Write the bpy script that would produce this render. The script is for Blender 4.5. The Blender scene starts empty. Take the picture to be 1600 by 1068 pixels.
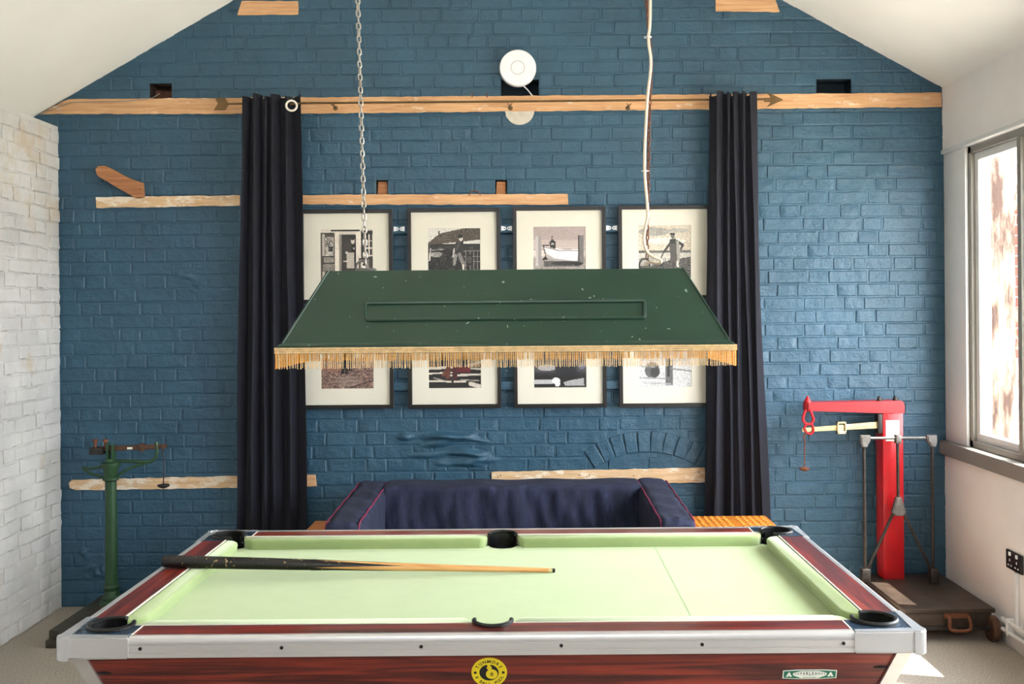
import bpy, bmesh, math, random
import numpy as np
from mathutils import Vector, Matrix

random.seed(7)
PI = math.pi
sc = bpy.context.scene
COL = sc.collection

# ------------------------------------------------------------------ camera
CX, CY, F, H = 825.0, 483.0, 1600.0, 1.65       # straight-ahead pixel, focal length in pixels, eye height
ROLL = math.radians(0.45)
cd = bpy.data.cameras.new('camera'); cam = bpy.data.objects.new('camera', cd); COL.objects.link(cam)
cd.sensor_width = 36; cd.lens = 36 * F / 1600
cd.shift_x = -(CX - 800) / 1600; cd.shift_y = (CY - 534) / 1600
cd.clip_start = 0.05; cd.clip_end = 200
cam.matrix_world = Matrix.Translation((0, 0, H)) @ Matrix.Rotation(PI / 2, 4, 'X') @ Matrix.Rotation(-ROLL, 4, 'Z')
sc.camera = cam

def P(px, py, d):
    """point of the room seen at a photo pixel, at distance d in front of the camera"""
    u, v = (px - CX) / F, (CY - py) / F
    ca, sa = math.cos(ROLL), math.sin(ROLL)
    return Vector(((u * ca + v * sa) * d, d, H + (-u * sa + v * ca) * d))

# ------------------------------------------------------------------ world, sun, portals, exposure
W = bpy.data.worlds.new('sky'); sc.world = W; W.use_nodes = True
nt = W.node_tree; nt.nodes.clear()
wo = nt.nodes.new('ShaderNodeOutputWorld'); bg = nt.nodes.new('ShaderNodeBackground')
bg.inputs[0].default_value = (0.90, 0.95, 1.0, 1); bg.inputs[1].default_value = 10.5
nt.links.new(bg.outputs[0], wo.inputs[0])
sl = bpy.data.lights.new('sun', 'SUN'); sl.energy = 15; sl.angle = math.radians(0.6); sl.color = (1, .95, .86)
so = bpy.data.objects.new('sun', sl); COL.objects.link(so)
so.rotation_euler = Vector((-1, .26, -1.95)).to_track_quat('-Z', 'Y').to_euler()
def portal(name, loc, direction, sx, sy):
    l = bpy.data.lights.new(name, 'AREA'); l.shape = 'RECTANGLE'; l.size = sx; l.size_y = sy; l.cycles.is_portal = True
    o = bpy.data.objects.new(name, l); COL.objects.link(o); o.location = loc
    o.rotation_euler = Vector(direction).to_track_quat('-Z', 'Y').to_euler()
portal('window_portal', (2.52, 3.25, 1.70), (-1, 0, 0), 4.6, 1.7)
portal('gable_portal', (-.1, -3.06, 3.40), (0, 1, 0), 1.7, .7)  # guides sky sampling through the added opening in the rear wall
sc.view_settings.view_transform = 'Standard'; sc.view_settings.look = 'None'
sc.view_settings.gamma = 1; sc.view_settings.use_curve_mapping = False
sc.view_settings.exposure = 1.0

# ------------------------------------------------------------------ materials
def lin(c):
    r = []
    for v in c[:3]:
        v = v / 255
        r.append(v / 12.92 if v <= .04045 else ((v + .055) / 1.055) ** 2.4)
    return (*r, 1)
def newmat(name):
    m = bpy.data.materials.new(name); m.use_nodes = True
    return m, m.node_tree, m.node_tree.nodes['Principled BSDF']
def pos(nt, scale=(1, 1, 1), rot=(0, 0, 0)):
    g = nt.nodes.new('ShaderNodeNewGeometry'); mp = nt.nodes.new('ShaderNodeMapping')
    mp.inputs['Scale'].default_value = scale; mp.inputs['Rotation'].default_value = rot
    nt.links.new(g.outputs['Position'], mp.inputs[0]); return mp.outputs[0]
def noise(nt, vec, scale, detail=4, rough=.5, dist=0):
    n = nt.nodes.new('ShaderNodeTexNoise'); n.inputs['Scale'].default_value = scale
    n.inputs['Detail'].default_value = detail; n.inputs['Roughness'].default_value = rough
    n.inputs['Distortion'].default_value = dist
    nt.links.new(vec, n.inputs['Vector']); return n.outputs[0]
def ramp(nt, fac, stops):
    r = nt.nodes.new('ShaderNodeValToRGB'); e = r.color_ramp.elements
    while len(e) < len(stops): e.new(.5)
    for i, (p, c) in enumerate(stops): e[i].position = p; e[i].color = c
    nt.links.new(fac, r.inputs[0]); return r.outputs[0]
def mix(nt, fac, a, b):
    m = nt.nodes.new('ShaderNodeMix'); m.data_type = 'RGBA'
    if isinstance(fac, float): m.inputs[0].default_value = fac
    else: nt.links.new(fac, m.inputs[0])
    for k, v in ((6, a), (7, b)):
        if isinstance(v, tuple): m.inputs[k].default_value = v
        else: nt.links.new(v, m.inputs[k])
    return m.outputs[2]
def bump(nt, b, h, strength=.3, dist=.005):
    n = nt.nodes.new('ShaderNodeBump'); n.inputs['Strength'].default_value = strength; n.inputs['Distance'].default_value = dist
    nt.links.new(h, n.inputs['Height'])
    if b.inputs['Normal'].is_linked: nt.links.new(b.inputs['Normal'].links[0].from_socket, n.inputs['Normal'])
    nt.links.new(n.outputs[0], b.inputs['Normal'])
def simple(name, c, rough=.6, metal=0., var=.12, vs=25, bs=0., bscale=60, bd=.003, spec=.5, scale=(1, 1, 1)):
    m, nt, b = newmat(name); c = lin(c)
    v = pos(nt, scale)
    n = noise(nt, v, vs, 4)
    lo = tuple(x * (1 - var) for x in c[:3]) + (1,); hi = tuple(min(1, x * (1 + var)) for x in c[:3]) + (1,)
    nt.links.new(ramp(nt, n, [(.3, lo), (.7, hi)]), b.inputs['Base Color'])
    b.inputs['Roughness'].default_value = rough; b.inputs['Metallic'].default_value = metal
    b.inputs['Specular IOR Level'].default_value = spec
    if bs: bump(nt, b, noise(nt, v, bscale, 5), bs, bd)
    return m
def specked(name, base, speck, thr, scale, rough, bs=.1, metal=0.):
    m, nt, b = newmat(name); v = pos(nt)
    n = noise(nt, v, scale, 2); n2 = noise(nt, v, 6, 4)
    c0 = lin(base); c1 = tuple(x * .85 for x in c0[:3]) + (1,)
    base_c = ramp(nt, n2, [(.35, c1), (.65, c0)])
    mk = ramp(nt, n, [(thr, (0, 0, 0, 1)), (thr + .03, (1, 1, 1, 1))])
    nt.links.new(mix(nt, mk, base_c, lin(speck)), b.inputs['Base Color'])
    b.inputs['Roughness'].default_value = rough; b.inputs['Metallic'].default_value = metal
    if bs: bump(nt, b, noise(nt, v, 90, 4), bs, .002)
    return m
def painted(name, c, dirt, thr, rough=.45, bs=.5):
    """thick paint over brick: broad lumps, brush marks and fine pits"""
    m, nt, b = newmat(name); v = pos(nt)
    c0 = lin(c); c1 = tuple(x * .80 for x in c0[:3]) + (1,)
    base = ramp(nt, noise(nt, v, 3.2, 6, .6), [(.35, c1), (.65, c0)])
    mk = ramp(nt, noise(nt, v, 2.1, 7, .65), [(thr, (0, 0, 0, 1)), (thr + .12, (.75, .75, .75, 1))])
    nt.links.new(mix(nt, mk, base, lin(dirt)), b.inputs['Base Color'])
    b.inputs['Roughness'].default_value = rough
    bump(nt, b, noise(nt, v, 6, 4, .55), bs * .6, .02); bump(nt, b, noise(nt, v, 17, 5, .55), bs, .012)
    bump(nt, b, noise(nt, v, 95, 4, .6), bs * .7, .0025)
    bump(nt, b, noise(nt, pos(nt, (1, 1, 5)), 26, 3, .6), bs * .5, .004)
    return m
def timber(name, a, b_, white, thr, sc3=(2.5, 2.5, 40), bs=.4):
    m, nt, b = newmat(name); v = pos(nt, sc3); w = pos(nt)
    g = ramp(nt, noise(nt, v, 1.6, 6, .6, .6), [(.3, lin(a)), (.7, lin(b_))])
    mk = ramp(nt, noise(nt, pos(nt, (1, 1, 2.2)), 9, 8, .7), [(thr, (0, 0, 0, 1)), (thr + .08, (.8, .8, .8, 1))])
    nt.links.new(mix(nt, mk, g, lin(white)), b.inputs['Base Color']); b.inputs['Roughness'].default_value = .8
    bump(nt, b, noise(nt, v, 2.5, 5), bs, .004); bump(nt, b, noise(nt, w, 40, 5), bs, .004)
    return m
def laminate(name, axis):
    s = {'x': (1.1, 16, 30), 'y': (16, 1.1, 30)}[axis]
    m, nt, b = newmat(name); v = pos(nt, s)
    g = noise(nt, v, 1.5, 7, .62, 1.3)
    c = ramp(nt, g, [(.30, lin((44, 18, 18))), (.44, lin((84, 30, 26))), (.55, lin((122, 42, 32))), (.70, lin((152, 60, 42)))])
    nt.links.new(c, b.inputs['Base Color']); b.inputs['Roughness'].default_value = .3
    bump(nt, b, g, .05, .001)
    return m
def glassy(name, tint=(1, 1, 1), refl=.08):
    m, nt, b = newmat(name); nt.nodes.remove(b)
    o = nt.nodes['Material Output']
    t = nt.nodes.new('ShaderNodeBsdfTransparent'); g = nt.nodes.new('ShaderNodeBsdfGlossy'); g.inputs['Roughness'].default_value = .03
    t.inputs[0].default_value = (*tint, 1)
    lw = nt.nodes.new('ShaderNodeLayerWeight'); lw.inputs[0].default_value = .5
    pw_ = nt.nodes.new('ShaderNodeMath'); pw_.operation = 'POWER'; pw_.inputs[1].default_value = 5; nt.links.new(lw.outputs['Facing'], pw_.inputs[0])
    fr = nt.nodes.new('ShaderNodeMath'); fr.operation = 'MULTIPLY_ADD'; fr.inputs[1].default_value = .8; fr.inputs[2].default_value = .014; nt.links.new(pw_.outputs[0], fr.inputs[0])
    mx = nt.nodes.new('ShaderNodeMixShader')
    nt.links.new(fr.outputs[0], mx.inputs[0]); nt.links.new(t.outputs[0], mx.inputs[1]); nt.links.new(g.outputs[0], mx.inputs[2])
    nt.links.new(mx.outputs[0], o.inputs[0]); return m
def vcol(name, rough=.6):
    m, nt, b = newmat(name); a = nt.nodes.new('ShaderNodeAttribute'); a.attribute_name = 'print'
    nt.links.new(a.outputs['Color'], b.inputs['Base Color']); b.inputs['Roughness'].default_value = rough; return m

M = {}
M['blue'] = painted('blue masonry paint', (47, 85, 107), (39, 72, 92), .58, .45, .75)
M['white_brick'] = painted('old limewash', (206, 204, 200), (186, 166, 132), .57, .75, .8)
M['timber'] = timber('raw pine', (190, 140, 96), (224, 180, 136), (232, 214, 190), .60)
M['timber_pale'] = timber('raw pine with paint left on it', (196, 156, 112), (226, 196, 158), (236, 226, 208), .50)
M['timber_dark'] = timber('old oak stub', (142, 92, 58), (190, 132, 90), (220, 190, 160), .66)
M['hole'] = simple('dark brown hollow', (52, 34, 26), .9, var=.4, vs=20, bs=.5)  # dark brown for recess linings and nail hole discs
M['hole_blue'] = simple('shaded blue hollow', (16, 36, 48), .8, var=.2, bs=.3)  # recess shade put into a darker copy of the wall blue
M['ceiling'] = simple('ceiling paint', (243, 242, 238), .9, var=.02, vs=2, bs=.08, bscale=14)
M['plaster'] = simple('wall plaster paint', (232, 228, 226), .85, var=.04, vs=3, bs=.25, bscale=14, bd=.006)
M['plaster_grey'] = simple('header paint', (205, 202, 200), .85, var=.02, vs=3, bs=.1, bscale=10)
M['white_gloss'] = simple('white gloss paint', (226, 226, 224), .4, var=.03, vs=10)
M['taupe'] = simple('taupe gloss paint', (140, 136, 128), .35, var=.04, vs=10)
M['carpet'] = None
m, nt, b = newmat('loop carpet'); v = pos(nt)
c = ramp(nt, noise(nt, v, 170, 3, .8), [(.32, lin((106, 99, 90))), (.5, lin((162, 153, 140))), (.68, lin((210, 200, 186)))])
nt.links.new(c, b.inputs['Base Color']); b.inputs['Roughness'].default_value = .95; bump(nt, b, noise(nt, v, 190, 3), .8, .006)
M['carpet'] = m
# pool cloth
m, nt, b = newmat('green wool cloth'); v = pos(nt)
c = ramp(nt, noise(nt, v, 5, 5, .7), [(.3, lin((134, 152, 94))), (.7, lin((146, 163, 107)))])
c2 = mix(nt, ramp(nt, noise(nt, v, 330, 2), [(.45, (0, 0, 0, 1)), (.7, (.22, .22, .22, 1))]), c, lin((120, 150, 88)))
nt.links.new(c2, b.inputs['Base Color']); b.inputs['Roughness'].default_value = .95; b.inputs['Sheen Weight'].default_value = .6
b.inputs['Sheen Roughness'].default_value = .6; b.inputs['Sheen Tint'].default_value = lin((235, 245, 215))
bump(nt, b, noise(nt, v, 400, 2), .15, .001)
M['cloth'] = m
M['lamx'] = laminate('rosewood laminate along', 'x'); M['lamy'] = laminate('rosewood laminate across', 'y')
M['alu'] = simple('brushed aluminium', (214, 214, 214), .38, .75, .05, 8, .06, 300, scale=(.2, 1, 4))
M['chrome'] = simple('chrome', (214, 214, 216), .24, .6, .03, 8, .35, 14, .004)
M['ivory'] = simple('ivory plastic strip', (224, 218, 206), .4, var=.04)
M['corner_blue'] = specked('mottled navy plastic', (28, 50, 70), (60, 92, 116), .60, 60, .35)
M['rubber'] = simple('black moulded rubber', (9, 9, 10), .38, var=.2)
M['screw'] = simple('dark screw', (44, 42, 40), .5, .6)
M['velvet'] = simple('navy velvet', (9, 11, 26), .9, var=.25, vs=14, bs=.25, bscale=120, bd=.002)
M['velvet'].node_tree.nodes['Principled BSDF'].inputs['Sheen Weight'].default_value = .03
M['denim'] = None
m, nt, b = newmat('streaked indigo denim'); v = pos(nt, (1, 1, .35))
c = ramp(nt, noise(nt, v, 26, 5, .6), [(.3, lin((17, 22, 42))), (.6, lin((32, 38, 64))), (.8, lin((58, 64, 94)))])  # upright streaks of darker and paler indigo
nt.links.new(c, b.inputs['Base Color']); b.inputs['Roughness'].default_value = .9
bump(nt, b, noise(nt, v, 18, 3), .5, .012); bump(nt, b, noise(nt, pos(nt), 420, 2), .3, .001)
M['denim'] = m
M['piping'] = simple('red piping', (122, 32, 66), .8)
M['shade_green'] = specked('green painted tin', (27, 60, 44), (150, 165, 148), .725, 62, .36, .04)
M['cord'] = simple('pale gold cord', (222, 190, 140), .8, var=.18, vs=60, bs=.3, bscale=500, bd=.001)  # paler cord for the braid and the front fringe
M['cord_yellow'] = simple('bright gold cord', (246, 166, 40), .8, var=.15, vs=60)
M['steel'] = simple('zinc chain steel', (176, 170, 160), .32, .85, .15, 60)
M['rust'] = simple('rusty iron', (112, 66, 42), .75, .25, .4, 90, .4, 200)
M['cable'] = simple('cream cable sheath', (228, 212, 186), .45, var=.04)
M['brass'] = simple('dark brass', (112, 88, 56), .42, .7, .2, 30)
M['frame_black'] = simple('black stained frame', (20, 17, 15), .4, var=.15, vs=40)
M['mount'] = simple('cream mount board', (218, 213, 198), .9, var=.02, vs=6)
M['print'] = vcol('photo print', .5)
M['frame_glass'] = glassy('picture glass')
M['pane'] = glassy('window glass')
M['plastic_white'] = simple('white plastic', (232, 232, 236), .4, var=.02)
M['green_iron'] = simple('green painted iron', (38, 70, 42), .4, .1, .25, 18, .3, 60)
M['brown_iron'] = simple('brown steel', (92, 66, 50), .5, .5, .35, 45, .3, 120)
M['dark_iron'] = simple('dark worn iron', (60, 56, 52), .5, .6, .35, 50, .4, 120)
M['grey_iron'] = simple('worn grey iron', (112, 108, 104), .45, .7, .25, 40, .3, 120)
M['deck_iron'] = simple('dark brown deck', (66, 55, 46), .5, .35, .35, 14, .3, 50)  # dark brown tone, varied at random
M['scale_green'] = simple('dull olive paint', (62, 60, 48), .6, .2, .35, 30, .3, 80)
M['red'] = simple('red enamel', (178, 22, 30), .3, 0, .12, 10, .12, 50)
M['brass_pale'] = simple('pale brass beam', (208, 190, 140), .4, .35, .15, 60, .2, 160)
M['paper'] = simple('faded paper label', (210, 206, 194), .8, var=.15, vs=60)
M['orange_wood'] = simple('orange varnished pine', (214, 130, 44), .4, var=.2, vs=12, scale=(1, 8, 8))
M['pine_edge'] = simple('honey pine', (190, 120, 64), .5, var=.2, vs=12, scale=(1, 8, 8))
M['socket_black'] = simple('black nickel plate', (42, 42, 44), .35, .5)
M['yellow'] = simple('yellow badge', (238, 214, 34), .4, var=.02)
M['ink'] = simple('black ink', (18, 18, 20), .5, var=.05)
M['badge_green'] = simple('badge green', (10, 104, 78), .4, var=.03)
M['badge_white'] = simple('badge white', (226, 232, 222), .4, var=.03)
M['red_brick'] = painted('weathered red brick', (112, 44, 30), (190, 160, 140), .46, .9, .6)
M['mortar'] = simple('lime mortar', (214, 204, 190), .9, var=.1, bs=.4)
M['gravel'] = simple('pale gravel', (196, 188, 172), .95, var=.25, vs=60, bs=.6)
M['patch'] = simple('bare plaster patch', (196, 190, 178), .9, var=.12, vs=20, bs=.4)
M['whitewash'] = None
m, nt, b = newmat('bleached timber'); v = pos(nt, (6, 6, 1.2)); 
c = ramp(nt, noise(nt, v, 2.2, 7, .65), [(.42, lin((50, 30, 19))), (.62, lin((128, 110, 94)))])
nt.links.new(c, b.inputs['Base Color']); b.inputs['Roughness'].default_value = .9; bump(nt, b, noise(nt, v, 5, 5), .6, .01)
M['whitewash'] = m
def cue_mat():
    m, nt, b = newmat('ash cue shaft'); c = ramp(nt, noise(nt, pos(nt, (2, 60, 60)), 2, 5), [(.3, lin((200, 142, 82))), (.7, lin((228, 176, 112)))])
    nt.links.new(c, b.inputs['Base Color']); b.inputs['Roughness'].default_value = .35; return m
M['ash'] = cue_mat()
M['ebony'] = specked('scuffed black cue butt', (14, 11, 10), (150, 124, 84), .66, 85, .4)

# ------------------------------------------------------------------ mesh helpers
class MB:
    def __init__(s): s.bm = bmesh.new()
    def verts_faces(s, vs, fs):
        v = [s.bm.verts.new(p) for p in vs]
        for f in fs:
            try: s.bm.faces.new([v[i] for i in f])
            except ValueError: pass
        return s
    def box(s, a, b, bev=0., seg=1):
        x0, y0, z0 = (min(a[i], b[i]) for i in range(3)); x1, y1, z1 = (max(a[i], b[i]) for i in range(3))
        t = bmesh.new()
        vs = [t.verts.new(p) for p in ((x0,y0,z0),(x1,y0,z0),(x1,y1,z0),(x0,y1,z0),(x0,y0,z1),(x1,y0,z1),(x1,y1,z1),(x0,y1,z1))]
        for f in ((0,3,2,1),(4,5,6,7),(0,1,5,4),(1,2,6,5),(2,3,7,6),(3,0,4,7)): t.faces.new([vs[i] for i in f])
        if bev: bmesh.ops.bevel(t, geom=t.edges[:], offset=bev, segments=seg, profile=.5, affect='EDGES')
        return s.add(t)
    def add(s, t, mat=None):
        if mat is not None: bmesh.ops.transform(t, matrix=mat, verts=t.verts[:])
        me = bpy.data.meshes.new('tmp'); t.to_mesh(me); t.free(); s.bm.from_mesh(me); bpy.data.meshes.remove(me); return s
    def addmesh(s, me, mat):
        t = bmesh.new(); t.from_mesh(me); return s.add(t, mat)
    def tube(s, pts, r, n=8, closed=False, caps=True):
        pts = [Vector(p) for p in pts]; N = len(pts)
        rs = r if isinstance(r, (list, tuple)) else [r] * N
        rings = []; up = None
        for i, p in enumerate(pts):
            if closed: d = pts[(i + 1) % N] - pts[i - 1]
            else: d = pts[min(i + 1, N - 1)] - pts[max(i - 1, 0)]
            if d.length < 1e-9: d = Vector((0, 0, 1))
            d.normalize()
            if up is None:
                up = Vector((0, 0, 1)) if abs(d.z) < .9 else Vector((1, 0, 0))
            sd = d.cross(up).normalized(); up = sd.cross(d).normalized()
            rings.append([s.bm.verts.new(p + (sd * math.cos(a) + up * math.sin(a)) * rs[i]) for a in [2 * PI * k / n + PI / n for k in range(n)]])
        for i in range(N if closed else N - 1):
            A, B = rings[i], rings[(i + 1) % N]
            for k in range(n): s.bm.faces.new((A[k], A[(k + 1) % n], B[(k + 1) % n], B[k]))
        if caps and not closed:
            s.bm.faces.new(rings[0]); s.bm.faces.new(rings[-1][::-1])
        return s
    def lathe(s, prof, c=(0, 0, 0), n=24, axis='z'):
        c = Vector(c); rings = []
        for r, h in prof:
            rg = []
            for k in range(n):
                a = 2 * PI * k / n; x, y = r * math.cos(a), r * math.sin(a)
                o = {'z': (x, y, h), 'y': (x, h, y), 'x': (h, x, y)}[axis]
                rg.append(s.bm.verts.new(c + Vector(o)))
            rings.append(rg)
        for A, B in zip(rings, rings[1:]):
            for k in range(n): s.bm.faces.new((A[k], A[(k + 1) % n], B[(k + 1) % n], B[k]))
        s.bm.faces.new(rings[0]); s.bm.faces.new(rings[-1][::-1])
        return s
    def prism(s, pts, h0, h1, axis='z', bev=0., seg=1):
        """2D outline extruded along an axis: z -> (x,y), y -> (x,z), x -> (y,z)"""
        t = bmesh.new()
        def mk(p, h): return {'z': (p[0], p[1], h), 'y': (p[0], h, p[1]), 'x': (h, p[0], p[1])}[axis]
        a = [t.verts.new(mk(p, h0)) for p in pts]; b = [t.verts.new(mk(p, h1)) for p in pts]; n = len(pts)
        fa = t.faces.new(a); fb = t.faces.new(b[::-1])
        for k in range(n): t.faces.new((a[k], b[k], b[(k + 1) % n], a[(k + 1) % n]))
        if bev:
            bmesh.ops.bevel(t, geom=list(fa.edges) + list(fb.edges), offset=bev, segments=seg, affect='EDGES')
        return s.add(t)
    def build(s, name, mat, parent=None, smooth=True, ang=35):
        bmesh.ops.recalc_face_normals(s.bm, faces=s.bm.faces[:])
        me = bpy.data.meshes.new(name); s.bm.to_mesh(me); s.bm.free()
        me.materials.append(mat)
        if smooth:
            me.polygons.foreach_set('use_smooth', [True] * len(me.polygons)); me.set_sharp_from_angle(angle=math.radians(ang))
        return link(name, me, parent)
def link(name, me, parent=None):
    o = bpy.data.objects.new(name, me); COL.objects.link(o)
    if parent: 
        o.parent = parent
        o.matrix_parent_inverse = Matrix.Translation(-Vector(LOCS.get(parent.name, (0, 0, 0))))
    return o
LOCS = {}
def thing(name, label, cat, loc=(0, 0, 0), group=None):
    """an Empty at the base of a thing; its parts are modelled in room coordinates"""
    o = bpy.data.objects.new(name, None); COL.objects.link(o); o.location = loc; o.empty_display_size = .1
    LOCS[o.name] = loc; return tag(o, label, cat, group)
def tag(o, label, cat, group=None):
    o['label'] = label; o['category'] = cat
    if group: o['group'] = group
    return o
def struct(o): o['kind'] = 'structure'; return o
def bevbox(name, a, b, mat, parent=None, bev=.003, seg=2): return MB().box(a, b, bev, seg).build(name, mat, parent)

# ------------------------------------------------------------------ room dimensions
D = 5.75                                # face of the back wall
XL = P(95, 500, D).x                    # left wall face
XR = 2.335                              # right wall face
SILL, HEAD = .90, 2.50
REAR = -3.0
cl0, cl1 = P(365, 0, D), P(60, 178, D)
cr0, cr1 = P(1222, 0, D), P(1473, 137, D)
sL = (cl0.z - cl1.z) / (cl0.x - cl1.x); sR = (cr1.z - cr0.z) / (cr1.x - cr0.x)
xa = (cr0.z - sR * cr0.x - cl0.z + sL * cl0.x) / (sL - sR); za = cl0.z + sL * (xa - cl0.x)
def ceil_z(x): return cl0.z + sL * (x - cl0.x) if x < xa else cr0.z + sR * (x - cr0.x)
XLO = -3.05                             # back of the thick left wall

floor = struct(MB().box((XLO, REAR - .2, -.1), (XR + .2, D + .3, 0)).build('floor', M['carpet'], smooth=False))
cm = MB()
for xo, xi in ((XLO, xa), (XR + .14, xa)):
    zo, zi = ceil_z(xo), ceil_z(xi)
    cm.verts_faces([(xo, REAR - .2, zo), (xi, REAR - .2, zi), (xi, D + .3, zi), (xo, D + .3, zo),
                    (xo, REAR - .2, zo + .15), (xi, REAR - .2, zi + .15), (xi, D + .3, zi + .15), (xo, D + .3, zo + .15)],
                   [(0,1,2,3),(7,6,5,4),(0,4,5,1),(2,6,7,3),(0,3,7,4),(1,5,6,2)])
ceiling = struct(cm.build('ceiling', M['ceiling'], smooth=False))

# ------------------------------------------------------------------ bricks
def brick_mesh(name, w, h, dep, mat, seed, chip=.0016):
    """face of a brick seen from -y, front at y=0, softened arrises, slightly uneven (50 triangles or fewer)"""
    r = random.Random(seed); t = bmesh.new(); nx, nz = 3, 2; B = .0045
    def j(s): return r.uniform(-s, s)
    g = {}
    for i in range(nx + 1):
        for k in range(nz + 1):
            x = -w / 2 + B + (w - 2 * B) * i / nx + j(chip * .8); z = -h / 2 + B + (h - 2 * B) * k / nz + j(chip * .8)
            g[i, k] = t.verts.new((x, j(chip), z))
    for i in range(nx):
        for k in range(nz): t.faces.new((g[i, k], g[i + 1, k], g[i + 1, k + 1], g[i, k + 1]))
    ring = [(i, 0) for i in range(nx)] + [(nx, k) for k in range(nz)] + [(i, nz) for i in range(nx, 0, -1)] + [(0, k) for k in range(nz, 0, -1)]
    out = []
    for (i, k) in ring:
        p = g[i, k].co; ex = -B if i == 0 else (B if i == nx else 0); ez = -B if k == 0 else (B if k == nz else 0)
        out.append(t.verts.new((p.x + ex, .0036 + j(.0006), p.z + ez)))
    back = None
    n = len(ring)
    bk = [t.verts.new((o.co.x, dep, o.co.z)) for o in (out[0], out[nx], out[nx + nz], out[2 * nx + nz])]
    for q in range(n):
        a, b = g[ring[q]], g[ring[(q + 1) % n]]
        t.faces.new((a, out[q], out[(q + 1) % n], b))
    cs = [0, nx, nx + nz, 2 * nx + nz]
    for q in range(4):
        i0, i1 = cs[q], cs[(q + 1) % 4] if q < 3 else n
        seg = [out[k % n] for k in range(i0, i1 + 1)]
        t.faces.new(seg + [bk[(q + 1) % 4], bk[q]])
    bmesh.ops.recalc_face_normals(t, faces=t.faces[:])
    me = bpy.data.meshes.new(name); t.to_mesh(me); t.free(); me.materials.append(mat)
    me.polygons.foreach_set('use_smooth', [True] * len(me.polygons)); me.set_sharp_from_angle(angle=math.radians(22))
    return me
CO, SW, HW, BH = .0742, .2155, .1045, .0675
class Bricks:
    def __init__(s, mat, seed, chip=.0016):
        s.mat = mat; s.r = random.Random(seed); s.items = []
        s.st = [brick_mesh('brick', SW, BH, .012, mat, seed + k, chip) for k in range(9)]
        s.hd = [brick_mesh('brick', HW, BH, .012, mat, seed + 50 + k, chip) for k in range(7)]
    def lay(s, u0, u1, z0, z1, ok, cuts=(), jit=.0015, rot=.35, phase=.03):
        """Flemish-style bond; ok(u,z) says whether a brick centre belongs, cuts are (u0,u1,z0,z1) holes"""
        row = 0; z = z0
        while z < z1:
            u = u0 - (.0 if row % 2 == 0 else .165) - phase + s.r.uniform(-.02, .02); k = 0
            while u < u1:
                st = k % 2 == 0; w = SW if st else HW
                if st and s.r.random() < .08: st, w = False, HW
                a, b = max(u, u0), min(u + w, u1)
                pieces = [(a, b)]
                for (c0, c1, d0, d1) in cuts:
                    if z + BH > d0 and z < d1:
                        q = []
                        for (a_, b_) in pieces:
                            if b_ <= c0 or a_ >= c1: q.append((a_, b_))
                            else:
                                if a_ < c0: q.append((a_, c0 - .004))
                                if b_ > c1: q.append((c1 + .004, b_))
                        pieces = q
                for (a_, b_) in pieces:
                    if b_ - a_ < .02: continue
                    if not ok((a_ + b_) / 2, z + BH / 2): continue
                    me = s.r.choice(s.st if b_ - a_ > .14 else s.hd); full = SW if b_ - a_ > .14 else HW
                    s.items.append([me, (a_ + b_) / 2, z + BH / 2, (b_ - a_) / full * s.r.uniform(.985, 1.006), s.r.uniform(.97, 1.02),
                                    s.r.uniform(-jit, jit), math.radians(s.r.uniform(-rot, rot))])
                u += w + .0090 + s.r.uniform(-.002, .002); k += 1
            z += CO; row += 1
    def emit(s, frame, parent, key, limit=300):
        """frame maps (u, outward, z) to the room; the bricks ranked first by key become objects, the rest one mesh"""
        s.items.sort(key=key)
        def mat_of(it):
            me, u, z, su, sz, dy, a = it
            return frame @ Matrix.Translation((u, dy, z)) @ Matrix.Rotation(a, 4, 'Y') @ Matrix.Diagonal((su, 1, sz, 1))
        for it in s.items[:limit]:
            o = bpy.data.objects.new('brick', it[0]); o.parent = parent; COL.objects.link(o); o.matrix_local = mat_of(it)
        rest = s.items[limit:]
        if rest:
            vs, fs, off = [], [], 0; cache = {}
            for it in rest:
                me = it[0]
                if me.name not in cache:
                    co = np.empty(len(me.vertices) * 3); me.vertices.foreach_get('co', co)
                    cache[me.name] = (co.reshape(-1, 3), [tuple(p.vertices) for p in me.polygons])
                co, pf = cache[me.name]; mm = np.array(mat_of(it)); v = co @ mm[:3, :3].T + mm[:3, 3]
                vs.append(v); fs += [tuple(i + off for i in f) for f in pf]; off += len(co)
            me = bpy.data.meshes.new('brickwork'); me.from_pydata(np.concatenate(vs).tolist(), [], fs); me.materials.append(s.mat)
            me.polygons.foreach_set('use_smooth', [True] * len(me.polygons)); me.set_sharp_from_angle(angle=math.radians(22))
            o = link('brickwork', me, parent); o['kind'] = 'stuff'; return o

# back wall ---------------------------------------------------------
def rectpx(x0, y0, x1, y1, d=D):
    a, b = P(x0, y1, d), P(x1, y0, d); return (a.x, b.x, a.z, b.z)
HOLES = [rectpx(234, 130, 268, 156), rectpx(783, 124, 842, 152), rectpx(1276, 123, 1330, 147),
         rectpx(588, 281, 606, 304), rectpx(774, 281, 792, 304)]
xs = sorted({XLO, XR + .12} | {h[0] for h in HOLES} | {h[1] for h in HOLES}); zs = sorted({0, za + .05} | {h[2] for h in HOLES} | {h[3] for h in HOLES})
wb = MB(); t = wb.bm; BED = D + .0042
gv = {(i, k): t.verts.new((x, BED, z)) for i, x in enumerate(xs) for k, z in enumerate(zs)}
for i in range(len(xs) - 1):
    for k in range(len(zs) - 1):
        mx, mz = (xs[i] + xs[i + 1]) / 2, (zs[k] + zs[k + 1]) / 2
        if any(h[0] < mx < h[1] and h[2] < mz < h[3] for h in HOLES): continue
        t.faces.new((gv[i, k], gv[i + 1, k], gv[i + 1, k + 1], gv[i, k + 1]))
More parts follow.
